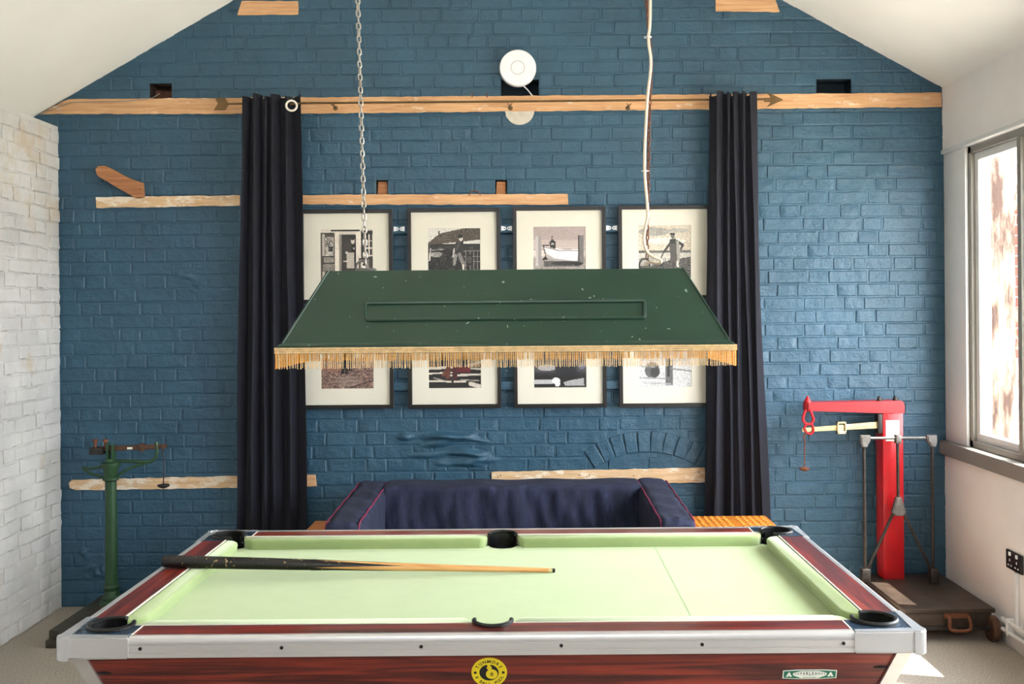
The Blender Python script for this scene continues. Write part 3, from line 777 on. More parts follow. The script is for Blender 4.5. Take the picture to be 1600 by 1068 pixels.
bd = MB(); flat(bd, [(-.043, .002), (-.040, .006), (-.022, .0105), (.022, .0105), (.040, .006), (.043, .002), (.040, -.003), (.022, -.0105), (-.022, -.0105), (-.040, -.003)], .0014, .002, fm)
for sx in (-1, 1):
    flat(bd, [(sx * .052 - .0078, -.0060), (sx * .052 - .0022, -.0060), (sx * .052, -.002), (sx * .052 + .0022, -.0060), (sx * .052 + .0078, -.0060), (sx * .052 + .0012, .0068), (sx * .052 - .0012, .0068)], .0014, .002, fm)
bd.build('badge_shape', M['badge_white'], badge, smooth=False)
lt = MB(); s = 'SUPERLEAGUE'
for i, ch in enumerate(s):
    k = i - 5; me = text(ch, .0118 - .0008 * abs(k), True); lt.addmesh(me, fm @ Matrix.Translation((k * .0074, -.0016 + .00055 * abs(k), .0023)) @ Matrix.Diagonal((.92, 1.25 - .05 * abs(k), 1, 1)))
for k in range(-5, 6): 
    flat(lt, [(k * .0033 - .0006, -.0068), (k * .0033 + .0006, -.0068), (k * .0026 + .0005, -.0092), (k * .0026 - .0005, -.0092)], .0019, .0023, fm)
lt.build('lettering', M['ink'], badge, smooth=False)
# line drawn on the cloth and a few chalk nicks
a, b = P(1022, 851, 3.60), P(1079, 960, 2.80)
def on_bed(px, py): 
    d = 3.0
    for _ in range(12):
        p = P(px, py, d); d *= (H - BZ) / (H - p.z)
    return P(px, py, d)
a, b = on_bed(1022, 852), on_bed(1079, 961)
MB().verts_faces([(a.x - .0006, a.y, BZ + .0005), (a.x + .0006, a.y, BZ + .0005), (b.x + .0006, b.y, BZ + .0005), (b.x - .0006, b.y, BZ + .0005)], [(0, 1, 2, 3)]).build('baulk_line', M['cloth'] if 0 else simple('pencil line', (130, 160, 110), .9), table, smooth=False)

# cue ---------------------------------------------------------------
bt = P(255, 877, 3.19); bt.z = TZ + .0225; tip = on_bed(866, 894); tip.z = BZ + .0068
cue = thing('pool_cue', 'wooden pool cue with black scuffed butt lying across the green cloth', 'cue', tuple(tip))
ax = (tip - bt); Lc = ax.length; ax.normalize()
def cseg(t0, t1, r0, r1, name, mat, n=14):
    pts = [bt + ax * (Lc * (t0 + (t1 - t0) * k / 6)) for k in range(7)]; rr = [r0 + (r1 - r0) * k / 6 for k in range(7)]
    return MB().tube(pts, rr, n).build(name, mat, cue, ang=50)
cseg(.43, .985, .0150, .0070, 'shaft', M['ash'])
b_ = MB(); b_.tube([bt - ax * .001, bt + ax * .006, bt + ax * .03], [.016, .0185, .0195], 14); b_.build('butt_cap', M['rubber'], cue)
bl_ = MB(); pts = [bt + ax * (Lc * t_) for t_ in (.02, .1, .2, .3, .38)]; bl_.tube(pts, [.0195, .0195, .019, .018, .0170], 14); bl_.build('butt', M['ebony'], cue)
# ebony points running into the ash
t = MB(); n = 24; t0, t1 = .38, .62; rings = []
e1 = ax.cross(Vector((0, 0, 1))).normalized(); e2 = e1.cross(ax)
for i in range(13):
    f = i / 12; tt = t0 + (t1 - t0) * f * .28 / .28; r_ = .0170 + (.0124 - .0170) * f
cseg(.38, .43, .0170, .0150, 'splice_base', M['ash'])
for q in range(4):
    a0 = q * PI / 2 + .5; vs = []; fs = []
    for i in range(9):
        f = i / 8; tt = .375 + .235 * f; r_ = .0172 + (.0150 - .0170) * (tt - .38) / .05 if tt < .43 else .0150 + (.0070 - .0150) * (tt - .43) / .555
        r_ += .0004; wd = .80 * (1 - f) + .01
        for j in range(5):
            a_ = a0 + wd * (j - 2) / 2; vs.append(bt + ax * (Lc * tt) + (e1 * math.cos(a_) + e2 * math.sin(a_)) * r_)
    for i in range(8):
        for j in range(4): fs.append((i * 5 + j, i * 5 + j + 1, i * 5 + j + 6, i * 5 + j + 5))
    MB().verts_faces(vs, fs).build('splice_point', M['ebony'], cue)
cseg(.985, .995, .0071, .0070, 'ferrule', M['brass_pale']); cseg(.995, 1.002, .0068, .0062, 'tip', M['rubber'])

# ------------------------------------------------------------------ hanging lamp
LF, LB = 2.85, 3.27                     # front and back of the shade
fl, fR = P(433, 541, LF), P(1147, 535, LF); zb = (fl.z + fR.z) / 2
tl, tR = P(513, 422, 3.0), P(1067, 420, 3.0); zt = (tl.z + tR.z) / 2
lamp = thing('hanging_lamp', 'long green tin pool table lamp with gold fringe, hung on chains', 'lamp', ((fl.x + fR.x) / 2, (LF + LB) / 2, zb))
bx0, bx1, tx0, tx1, ty0, ty1 = fl.x + .012, fR.x - .012, tl.x, tR.x, 3.0, 3.12
def rect(x0, x1, y0, y1, z): return [(x0, y0, z), (x1, y0, z), (x1, y1, z), (x0, y1, z)]
rings = [rect(bx0 - .012, bx1 + .012, LF, LB, zb - .022), rect(bx0 - .012, bx1 + .012, LF, LB, zb + .002), rect(bx0, bx1, LF + .010, LB - .010, zb + .008),
         rect(tx0, tx1, ty0, ty1, zt)]
vs = sum(rings, []); fs = []
for i in range(3):
    for k in range(4): fs.append((i * 4 + k, i * 4 + (k + 1) % 4, i * 4 + 4 + (k + 1) % 4, i * 4 + 4 + k))
fs.append((12, 13, 14, 15))
sh = MB().verts_faces(vs, fs).build('lamp_shade', M['shade_green'], lamp, smooth=False)
md = sh.modifiers.new('thickness', 'SOLIDIFY'); md.thickness = .003; md.offset = -1
bv = sh.modifiers.new('soft', 'BEVEL'); bv.width = .003; bv.segments = 2; bv.limit_method = 'ANGLE'
# hip seams
for k in range(4): MB().tube([Vector(rings[2][k]), Vector(rings[3][k])], .0035, 6).build('hip_seam', M['shade_green'], lamp)
# embossed panel outline on the front slope
pf0 = Vector(((bx0 + bx1) / 2, LF + .010, zb + .008)); pf1 = Vector(((tx0 + tx1) / 2, ty0, zt)); slope = (pf1 - pf0)
def on_slope(px, py):
    d = 2.92
    for _ in range(10):
        p = P(px, py, d); f = (p.z - pf0.z) / slope.z; d = pf0.y + slope.y * f
    return P(px, py, d)
nrm = Vector((0, -slope.z, slope.y)).normalized()
cs = [on_slope(571, 474), on_slope(1007, 470), on_slope(1007, 496), on_slope(572, 500)]
loop = []
for i in range(4):
    a, p, n_ = cs[i - 1], cs[i], cs[(i + 1) % 4]; u, v = (a - p).normalized() * .009, (n_ - p).normalized() * .009
    for k in range(5): f = k / 4; loop.append((p + u) * (1 - f) ** 2 + p * 2 * f * (1 - f) + (p + v) * f ** 2)
MB().tube([p + nrm * .001 for p in loop], .0058, 10, closed=True).build('embossed_border', M['shade_green'], lamp)
# fringe: braid band and hanging cords
zf = zb - .003
def band(p0, p1, name='fringe_braid', mat=M['cord']):
    t = MB(); d = (Vector(p1) - Vector(p0)); L = d.length; d.normalize(); nn = Vector((d.y, -d.x, 0))
    for j in range(3):
        n = int(L / .0035); z = zf - .004 - j * .0055
        t.tube([Vector(p0) + d * (L * k / n) + nn * (.004 + .001 * (k % 2)) + Vector((0, 0, z - p0[2] + (.0006 if (k + j) % 2 else -.0006))) for k in range(n + 1)], .0030, 5)
    return t.build(name, mat, lamp)
e = .0015
C4 = [(bx0 - .012 - e, LF - e, zf), (bx1 + .012 + e, LF - e, zf), (bx1 + .012 + e, LB + e, zf), (bx0 - .012 - e, LB + e, zf)]
def cords(p0, p1, step, r, mat, inward=0., zlen=.062, dens=1.):
    t = MB(); p0, p1 = Vector(p0), Vector(p1); d = p1 - p0; L = d.length; d.normalize(); nn = Vector((d.y, -d.x, 0)); n = int(L / step)
    rr = random.Random(int(L * 1000) + int(r * 1e6))
    for i in range(n + 1):
        if rr.random() > dens: continue
        b0 = p0 + d * (L * i / n + rr.uniform(-.0007, .0007)) + nn * (.003 + rr.uniform(-.001, .001)); top = zf - .010; ln_ = zlen * rr.uniform(.96, 1.02) - .012
        sway = Vector((rr.uniform(-.0016, .0016), rr.uniform(-.0016, .0016), 0)); m_ = 11
        pts = [Vector((b0.x, b0.y, top - ln_ * k / m_)) + sway * (k / m_) ** 1.5 for k in range(m_ + 1)]
        t.tube(pts, [r * (1.18 if k % 2 else .78) for k in range(m_ + 1)], 4)
    o = t.build('fringe', mat, lamp); o['kind'] = 'stuff'; return o
band(C4[0], C4[1]); band(C4[1], C4[2]); band(C4[2], C4[3]); band(C4[3], C4[0])
cords(C4[0], C4[1], .0053, .00155, M['cord'], dens=.97)
cords(C4[1], C4[2], .0050, .0018, M['cord_yellow']); cords(C4[3], C4[0], .0050, .0018, M['cord_yellow'])
cords(C4[2], C4[3], .0046, .0022, M['cord_yellow'], dens=.93)
# hooks, lamp holders inside
hl, hr = P(571, 412, 3.06), P(1014, 409, 3.06)
for h_ in (hl, hr):
    t = MB(); t.box((h_.x - .028, 3.045, zt - .001), (h_.x + .030, 3.085, zt + .010), .003, 2)
    t.tube([(h_.x - .012 + .016 * math.cos(a), 3.063, zt + .012 + .020 * math.sin(a)) for a in [-.3 + 3.8 * k / 12 for k in range(13)]], .0032, 8)
    t.build('hook', M['grey_iron'], lamp)
for x in (-.38, .26):
    MB().lathe([(.018, 0), (.018, -.05), (.03, -.06), (.03, -.09), (.018, -.115), (.004, -.12)], (x, 3.06, zt - .003), 14).build('bulb', M['plastic_white'], lamp)

# chains
def link_mesh(w, l, r):
    t = MB(); n = 14; pts = []
    for k in range(n):
        a = 2 * PI * k / n; x = (w / 2 - r) * math.cos(a); z = (w / 2 - r) * math.sin(a) + ((l - w) / 2) * (1 if math.sin(a) > 0 else -1)
        pts.append((x, 0, z))
    t.tube(pts, r, 6, closed=True); bmesh.ops.recalc_face_normals(t.bm, faces=t.bm.faces[:])
    me = bpy.data.meshes.new('link'); t.bm.to_mesh(me); t.bm.free(); me.polygons.foreach_set('use_smooth', [True] * len(me.polygons)); return me
def chain(label, path, pitch, w, l, r, mat, base):
    c = thing('chain', label, 'chain', base); me = link_mesh(w, l, r); me.materials.append(mat)
    path = [Vector(p) for p in path]; seg = [(path[i + 1] - path[i]).length for i in range(len(path) - 1)]; tot = sum(seg); n = int(tot / pitch)
    rr = random.Random(3)
    for k in range(n):
        s = (k + .5) * pitch; i = 0
        while i < len(seg) - 1 and s > seg[i]: s -= seg[i]; i += 1
        p = path[i].lerp(path[i + 1], s / seg[i]); d = (path[i + 1] - path[i]).normalized()
        q = d.to_track_quat('Z', 'Y').to_matrix().to_4x4()
        o = bpy.data.objects.new('link', me); o.parent = c; COL.objects.link(o)
        o.matrix_local = Matrix.Translation(p - Vector(base)) @ q @ Matrix.Rotation((PI / 2) * (k % 2) + .35 + rr.uniform(-.25, .25), 4, 'Z')
    return c
xt = P(559, 0, 3.06); dirL = (xt - hl).normalized(); topL = hl + dirL * ((ceil_z(-.5) - hl.z - .02) / dirL.z)
ceil_x = P(559, 0, 3.06).x
chain('bright steel chain holding the left end of the green lamp', [hl + Vector((.0, 0, -.003)), topL], .0190, .0160, .0240, .0026, M['steel'], tuple(hl))
xm = P(1011, 200, 3.06); xt2 = P(1014, 0, 3.06); hr2 = P(1011, 404, 3.06)
topR = Vector((xt2.x + .01, 3.06, ceil_z(xt2.x) - .02))
chain('thin rusty chain beside the white cable at the right of the lamp', [hr2, P(1013, 300, 3.065), P(1014, 200, 3.065), P(1018, 100, 3.065), P(1010, 0, 3.065), topR], .0140, .0115, .0185, .0019, M['rust'], tuple(hr2))
# ceiling hooks
cp = [P(1016, 0, 3.05), P(1013, 60, 3.05), P(1017, 100, 3.05), P(1011, 160, 3.05), P(1007, 260, 3.05), P(1012, 330, 3.05), P(1009, 352, 3.05), P(1006, 375, 3.05), P(1012, 394, 3.05), P(1022, 402, 3.04), P(1031, 405, 3.04), P(1033, 409, 3.04), P(1027, 412, 3.05), P(1016, 409, 3.06), P(1008, 414, 3.07)]
cp = [Vector((xt2.x + .02, 3.05, ceil_z(xt2.x) - .01)), Vector((xt2.x, 3.05, 3.2))] + cp
def smooth_path(pts, n=5):
    out_ = []
    for i in range(len(pts) - 1):
        p0, p1, p2, p3 = pts[max(i - 1, 0)], pts[i], pts[i + 1], pts[min(i + 2, len(pts) - 1)]
        for k in range(n):
            t_ = k / n; out_.append(.5 * ((2 * p1) + (p2 - p0) * t_ + (2 * p0 - 5 * p1 + 4 * p2 - p3) * t_ ** 2 + (3 * p1 - p0 - 3 * p2 + p3) * t_ ** 3))
    return out_ + [pts[-1]]
cable = MB().tube(smooth_path(cp), .0045, 8).build('power_cable', M['cable'], lamp)
for (x, y) in ((1011, 58), (1007, 267)):
    p = P(x, y, 3.05); MB().tube([p + Vector((.011 * math.cos(a) + .002, .011 * math.sin(a), 0)) for a in [2 * PI * k / 10 for k in range(10)]], .0012, 5, closed=True).build('cable_tie', M['plastic_white'], cable)

# ------------------------------------------------------------------ curtain rod and curtains
RY = D - .085
r0, r1 = P(352, 162, RY), P(1196, 155, RY)
rod = thing('curtain_rod', 'dark brass arrow-shaped curtain rod across the blue wall', 'curtain rod', tuple(P(797, 160, RY)))
MB().tube([r0, r1], .0062, 10).build('rod', M['brass'], rod)
ah = [(1223, 155), (1200, 143), (1205, 155), (1197, 168)]
def plate(pts, d, th, name, mat, parent, bev=.001): 
    q = [P(x, y, d) for x, y in pts]; return MB().prism([(p.x, p.z) for p in q], d - th / 2, d + th / 2, 'y', bev).build(name, mat, parent)
plate([(1224, 156), (1199, 144), (1205, 153), (1194, 153), (1194, 159), (1205, 159), (1197, 168)], RY, .008, 'arrowhead', M['brass'], rod)
plate([(336, 153), (352, 153), (358, 162), (352, 172), (334, 172), (341, 162)], RY, .008, 'fletching', M['brass'], rod)
for x in (797, 983, 520):
    p = P(x, 161, RY); t = MB().tube([p + Vector((0, 0, -.012)), p + Vector((0, .08, -.012))], .004, 8)
    t.tube([p + Vector((.010 * math.cos(a), 0, -.001 + .010 * math.sin(a))) for a in [PI + PI * k / 8 for k in range(9)]], .003, 6)
    t.lathe([(.014, .078), (.014, .084)], (p.x, p.y, p.z - .012), 12, 'y'); t.build('rod_bracket', M['brass'], rod)
def curtain(label, top, bot, folds, seed, flare):
    """top / bot: (x0, x1, y) in photo pixels at the rod; folds sweep down the drop"""
    r = random.Random(seed); t = MB(); NS, NT = folds * 14, 60
    ph = [r.uniform(-.5, .5) for _ in range(folds + 2)]; am = [r.uniform(.65, 1.25) for _ in range(folds + 2)]; V = {}
    for j in range(NT + 1):
        f = j / NT
        a, b = P(top[0], top[2] + 4, RY - .06), P(top[1], top[2] + 2, RY - .06); c, d = P(bot[0], bot[2], RY - .05), P(bot[1], bot[2], RY - .05)
        g = f ** flare
        x0, x1 = a.x + (c.x - a.x) * g, b.x + (d.x - b.x) * g; z = a.z + (c.z - a.z) * f
        for i in range(NS + 1):
            s = i / NS; k = int(min(s * folds, folds - 1e-6)); loc = s * folds - k
            A = .040 * ((1 - loc) * am[k] + loc * am[k + 1]) * (.75 + .25 * f)
            w = 2 * PI * (s + .045 * math.sin(2 * PI * s + seed) + .02 * math.sin(5 * PI * s)) * folds + ph[0] + .5 * math.sin(f * 3 + k) * f
            y = RY - .050 * (1 - f * .6) + A * .85 * math.sin(w) + .006 * math.sin(23 * s + 5 * f + seed) * f
            x = x0 + (x1 - x0) * s + .020 * math.sin(2 * w) * .55 + .004 * math.sin(9 * f + s * 20)
            zz = z + (.012 + .009 * math.cos(w * 1.0 + .4) + .008 * math.sin(17 * s + seed)) * max(0, 1 - f * 8)
            V[i, j] = t.bm.verts.new((x, y, zz))
    for i in range(NS):
        for j in range(NT): t.bm.faces.new((V[i, j], V[i + 1, j], V[i + 1, j + 1], V[i, j + 1]))
    c = thing('curtain', label, 'curtain', ((a.x + b.x) / 2, RY, .1), 'navy curtains on the arrow rod')
    o = t.build('curtain_cloth', M['velvet'], c, ang=180); m_ = o.modifiers.new('thickness', 'SOLIDIFY'); m_.thickness = .003
    return c
fz = 1010
cl_ = curtain('very dark navy curtain left of the picture frames', (382, 470, 150), (371, 483, 905), 5, 4, 1.0)
cr_ = curtain('navy curtain right of the picture frames, nearer the window', (1108, 1180, 145), (1100, 1208, 905), 5, 9, 1.5)
p = P(455.5, 165, RY - .095)
MB().tube([p + Vector((.0275 * math.cos(a), .006 * math.cos(a), .0275 * math.sin(a))) for a in [2 * PI * k / 24 for k in range(24)]], .0058, 8, closed=True).build('eyelet', M['ivory'], cl_)
MB().tube([P(453, 163, RY - .097), P(470, 161.5, RY - .06), P(482, 161, RY)], .0055, 8).build('rod_end', M['brass'], rod)

# ------------------------------------------------------------------ pictures
class Img:
    def __init__(s, n=84, bg=(128, 128, 128)):
        s.n = n; s.a = np.zeros((n, n, 3)); s.a[:] = bg; g = (np.arange(n) + .5) / n; s.U, s.V = np.meshgrid(g, g); s.r = np.random.default_rng(n)
    def put(s, m, c, al=1.): s.a[m] = s.a[m] * (1 - al) + np.array(c if hasattr(c, '__len__') else (c, c, c)) * al; return s
    def rect(s, x0, y0, x1, y1, c, al=1.): return s.put((s.U > x0) & (s.U < x1) & (s.V > y0) & (s.V < y1), c, al)
    def ell(s, x, y, rx, ry, c, al=1., an=0.):
        du, dv = s.U - x, s.V - y; p = du * math.cos(an) + dv * math.sin(an); q = -du * math.sin(an) + dv * math.cos(an)
        return s.put((p / rx) ** 2 + (q / ry) ** 2 < 1, c, al)
    def poly(s, pts, c, al=1.):
        m = np.zeros(s.U.shape, bool); n = len(pts)
        for i in range(n):
            (x0, y0), (x1, y1) = pts[i], pts[(i + 1) % n]
            if y0 == y1: continue
            m ^= ((s.V >= min(y0, y1)) & (s.V < max(y0, y1)) & (s.U < x0 + (s.V - y0) * (x1 - x0) / (y1 - y0)))
        return s.put(m, c, al)
    def line(s, x0, y0, x1, y1, w, c):
        dx, dy = x1 - x0, y1 - y0; L = math.hypot(dx, dy); t = np.clip(((s.U - x0) * dx + (s.V - y0) * dy) / L ** 2, 0, 1)
        return s.put(np.hypot(s.U - x0 - t * dx, s.V - y0 - t * dy) < w / 2, c)
    def noise(s, amp, k=1, box=(0, 0, 1, 1)):
        m = s.n // k + 1; q = s.r.normal(0, 1, (m, m)); q = np.kron(q, np.ones((k, k)))[:s.n, :s.n]
        msk = (s.U > box[0]) & (s.U < box[2]) & (s.V > box[1]) & (s.V < box[3]); s.a += (amp * q * msk)[..., None]; return s
    def tone(s, c=(1.03, .99, .94)): s.a *= np.array(c); s.a = np.clip(s.a, 6, 245); return s
def photo1():
    i = Img(bg=(96, 92, 86)); i.rect(0, 0, 1, .06, 215).rect(.2, 0, .75, .03, 60).rect(0, .06, .25, .1, 60).rect(.03, .08, .08, 1, 190)
    i.rect(.1, .14, .25, .5, 190).rect(.11, .16, .24, .3, 150).rect(.15, .32, .24, .42, 70).noise(25, 2, (.1, .14, .25, .5))
    i.rect(.27, .04, .36, 1, 222).rect(.36, .1, .68, 1, 70).rect(.36, .04, .7, .1, 205).rect(.36, .1, .40, 1, 150).rect(.68, .06, .77, 1, 225)
    i.ell(.62, .22, .035, .06, 205).ell(.62, .17, .04, .03, 40).rect(.6, .28, .68, .6, 26).ell(.64, .36, .02, .02, 200).rect(.5, .44, .64, .74, 190).ell(.5, .44, .03, .02, 220).rect(.44, .6, .53, .62, 210).noise(10, 1)
    i.rect(.77, .02, 1, .95, 70)
    for x in (.86, .93, 1.0): i.line(x, .1, x, .52, .02, 225)
    for y in (.22, .36, .5): i.line(.84, y, 1, y, .018, 225)
    i.rect(.04, .5, .27, .8, 60).rect(.06, .52, .26, .63, 150).rect(.05, .66, .26, .78, 140).noise(22, 1, (.04, .5, .27, .8))
    i.rect(.73, .55, .95, .85, 60).rect(.75, .57, .93, .83, 130).ell(.83, .68, .06, .08, 220).ell(.83, .67, .03, .03, 60).noise(24, 1, (.73, .55, .95, .9)); return i.tone()
def photo2():
    i = Img(bg=(40, 38, 36)); i.rect(0, 0, 1, .3, 215); i.poly([(0, .28), (.22, .1), (.7, 0), (1, 0), (1, .22), (.5, .27), (0, .32)], (100, 92, 84)); i.noise(16, 1, (0, 0, 1, .28)); i.poly([(0, 0), (.66, 0), (.2, .09), (0, .24)], 212)
    i.rect(.2, .05, .23, .11, 40).rect(0, .32, 1, .42, 58).line(.05, .4, .02, .75, .03, 200).line(.05, .42, .3, .40, .02, 170).ell(.16, .5, .13, .05, 160).ell(.3, .56, .06, .09, 70)
    i.rect(0, .62, 1, 1, 34).noise(22, 2, (0, .35, 1, 1)).ell(.82, .6, .13, .16, 60)
    for q in (.72, .8, .88, .95): i.line(q, .42, q, .8, .012, 150)
    for q in (.44, .54, .64): i.line(.68, q, 1, q, .012, 150)
    i.ell(.79, .6, .07, .1, 30).ell(.79, .6, .05, .075, 90); i.ell(.63, .2, .035, .05, 205).ell(.62, .155, .05, .035, 28).poly([(.52, .27), (.68, .24), (.68, .5), (.5, .5)], 60).line(.6, .26, .55, .4, .05, 90).line(.5, .4, .48, .55, .03, 190)
    i.line(.53, .52, .5, .68, .06, 150).line(.6, .5, .68, .7, .07, 140).line(.67, .7, .68, .82, .03, 225).noise(10, 1)
    i.rect(0, .84, 1, 1, 60).noise(55, 1, (0, .78, 1, 1)); return i.tone((1.02, 1, .97))
def photo3():
    i = Img(bg=(196, 188, 184)); i.rect(0, 0, 1, .25, (180, 172, 170)).rect(0, .4, 1, .56, (216, 212, 208)).rect(0, .42, 1, .435, 160).rect(0, .6, 1, 1, (170, 166, 162)).noise(5, 1)
    i.poly([(.19, .36), (.35, .40), (.6, .44), (.86, .43), (.84, .66), (.76, .70), (.5, .66), (.32, .60), (.24, .48)], 232).poly([(.24, .50), (.4, .6), (.8, .66), (.76, .71), (.45, .66), (.3, .6)], 180)
    i.line(.18, .36, .35, .35, .02, 70).line(.2, .38, .5, .46, .015, 90).line(.5, .46, .85, .46, .012, 110).line(.2, .38, .24, .56, .02, 60).poly([(.17, .62), (.24, .55), (.28, .62), (.2, .64)], 30)
    i.ell(.36, .2, .02, .03, 120).poly([(.31, .3), (.36, .23), (.43, .29), (.43, .42), (.33, .4)], 40).ell(.37, .33, .03, .02, 190)
    i.rect(.05, .18, .15, .76, 196).rect(.1, .18, .15, .76, 165).rect(.87, .17, .97, .72, 130).rect(.86, .17, .885, .74, 50).noise(9, 1, (.86, .17, .98, .74)).rect(.2, .66, .9, .76, 110).ell(.6, .7, .25, .04, 70).ell(.85, .71, .1, .03, 35).rect(0, .8, 1, 1, 150).noise(10, 2, (0, .7, 1, 1)); return i.tone((1.02, .99, .98))
def photo4():
    i = Img(bg=(205, 200, 192)); i.ell(.3, .12, .3, .08, 165).ell(.75, .1, .2, .04, 180).ell(.5, .3, .4, .06, 222).rect(0, .48, 1, .52, 120).rect(0, .52, 1, .62, 200).rect(0, .62, 1, 1, 176).noise(9, 2)
    i.poly([(.3, .75), (.6, .66), (1, .6), (1, 1), (.3, 1)], 96).noise(34, 1, (.3, .62, 1, 1))
    i.line(.62, .32, .5, .49, .045, 70).line(.49, .49, .43, .62, .022, 50).line(.73, .3, .85, .38, .05, 62).line(.85, .38, .8, .46, .04, 70)
    i.poly([(.6, .28), (.75, .27), (.78, .5), (.76, .72), (.62, .74), (.6, .5)], 100).poly([(.72, .3), (.77, .3), (.8, .5), (.78, .70), (.74, .7)], 165).poly([(.6, .27), (.72, .25), (.7, .34), (.61, .36)], 60)
    i.ell(.655, .2, .035, .06, 120).ell(.65, .165, .055, .025, 50).line(.67, .72, .67, .8, .05, 80).line(.74, .7, .75, .78, .04, 220); return i.tone((1.02, 1, .96))
def photo5():
    i = Img(bg=(142, 122, 118)); i.rect(0, 0, 1, .4, 190).rect(.4, .2, .6, .65, 60); i.noise(14, 3).noise(22, 1).ell(.2, .62, .2, .06, (160, 120, 110), .6).ell(.5, .85, .25, .1, (170, 164, 162), .5)
    for k in range(5): i.line(0, .7 + .07 * k, 1, .66 + .07 * k, .008, (96, 84, 84))
    i.line(.5, 1, 1, .84, .02, (70, 60, 62)).line(.43, .5, .41, .7, .05, 30).line(.53, .5, .48, .7, .05, 30); return i.tone()
def photo6():
    i = Img(bg=(30, 28, 28)); i.rect(0, 0, 1, .4, 120)
    for (a, b, c, d, w, q) in ((0, .62, .6, .6, .05, 205), (.3, .6, 1, .64, .03, 190), (0, .72, .5, .70, .03, 215), (.35, .76, 1, .74, .04, 200), (0, .86, .7, .88, .035, 210), (.1, .8, .3, .86, .02, 180), (.8, .92, 1, .98, .08, 205), (.7, .6, 1, .5, .06, 150), (.6, .84, .95, .86, .02, 170)): i.line(a, b, c, d, w, q)
    i.rect(.55, .58, .8, .70, (110, 24, 40)); i.line(.4, .5, .36, .8, .08, (110, 60, 44)).line(.36, .62, .28, .75, .06, (110, 70, 50)).line(.5, .5, .5, .8, .09, (84, 24, 32)).line(.44, .82, .46, .9, .04, 60); i.noise(10, 1); return i.tone()
def photo7():
    i = Img(bg=(52, 54, 58)); i.rect(0, .5, 1, .7, (84, 84, 88)).ell(.25, .62, .18, .06, (176, 172, 170)).poly([(.4, .5), (.78, .5), (.84, .76), (.4, .74)], (34, 38, 50)).rect(0, .76, 1, 1, 30).rect(0, .84, .36, .93, 190).ell(.42, .87, .08, .06, 236).ell(.45, .93, .05, .05, 225).poly([(.56, .9), (.7, .86), (.95, .82), (.96, .96), (.6, .97)], 175).ell(.92, .6, .06, .06, (120, 126, 146)); i.noise(7, 1); return i.tone((1, 1, 1))
def photo8():
    i = Img(bg=(206, 206, 206)); i.rect(0, 0, 1, .5, 190).noise(6, 2); i.ell(.25, .68, .14, .16, 110).ell(.3, .72, .09, .1, 80).rect(.5, .45, .64, .96, 120).rect(.53, .45, .58, .8, 60).line(.6, .65, 1, .7, .025, 140).line(0, .82, .5, .84, .03, 170).line(.1, .92, .6, .94, .02, 175).line(.0, .6, .3, .62, .02, 160).noise(9, 1); return i.tone((1, 1, 1))
def print_mesh(im, x0, x1, z0, z1, y, parent):
    n = im.n; xs_ = np.linspace(x0, x1, n + 1); zs_ = np.linspace(z1, z0, n + 1)
    X, Z = np.meshgrid(xs_, zs_); vs = np.stack([X, np.full_like(X, y), Z], -1).reshape(-1, 3)
    idx = np.arange((n + 1) * (n + 1)).reshape(n + 1, n + 1); fs = np.stack([idx[:-1, :-1], idx[1:, :-1], idx[1:, 1:], idx[:-1, 1:]], -1).reshape(-1, 4)
    me = bpy.data.meshes.new('photo_print'); me.from_pydata(vs.tolist(), [], fs.tolist()); me.materials.append(M['print'])
    at = me.attributes.new('print', 'FLOAT_COLOR', 'FACE'); c = (im.a.reshape(-1, 3) / 255) ** 1.3; c = np.where(c <= .04045, c / 12.92, ((c + .055) / 1.055) ** 2.4)
    at.data.foreach_set('color', np.concatenate([c, np.ones((len(c), 1))], 1).ravel()); return link('photo_print', me, parent)
PHY = D - .055; FT = .022
tops = [328, 326, 323.5, 321.5]; lefts = [468.5, 636.5, 801, 965.5]
for dz_, (py, nm) in enumerate(((357, 'upper'), (601, 'lower'))):
    a, b = P(470, py - 6, D), P(1112, py + 6, D)
    tag(bevbox('batten', (a.x, D - .030, P(790, py + 7, D).z), (b.x, D - .007, P(790, py - 6, D).z), M['blue'], bev=.002, seg=1), ('blue-painted batten behind the upper row of pictures' if dz_ == 0 else 'blue-painted batten behind the lower row of pictures'), 'batten')
labs = ['framed photo of a man with a white apron in a shop doorway', 'framed photo of a man before a sloping barn roof', 'framed photo of a man in a white rowing boat', 'framed photo of a man in an apron standing on a beach',
        'framed brownish photo of two feet on a muddy shore, below the doorway photo', 'framed photo of red-clad legs among dark boats', 'framed dark photo with pale hands, second from right in the lower row', 'framed pale photo of rippled water with dark reflections']
fns = [photo1, photo2, photo3, photo4, photo5, photo6, photo7, photo8]
pw = 145 / F * D
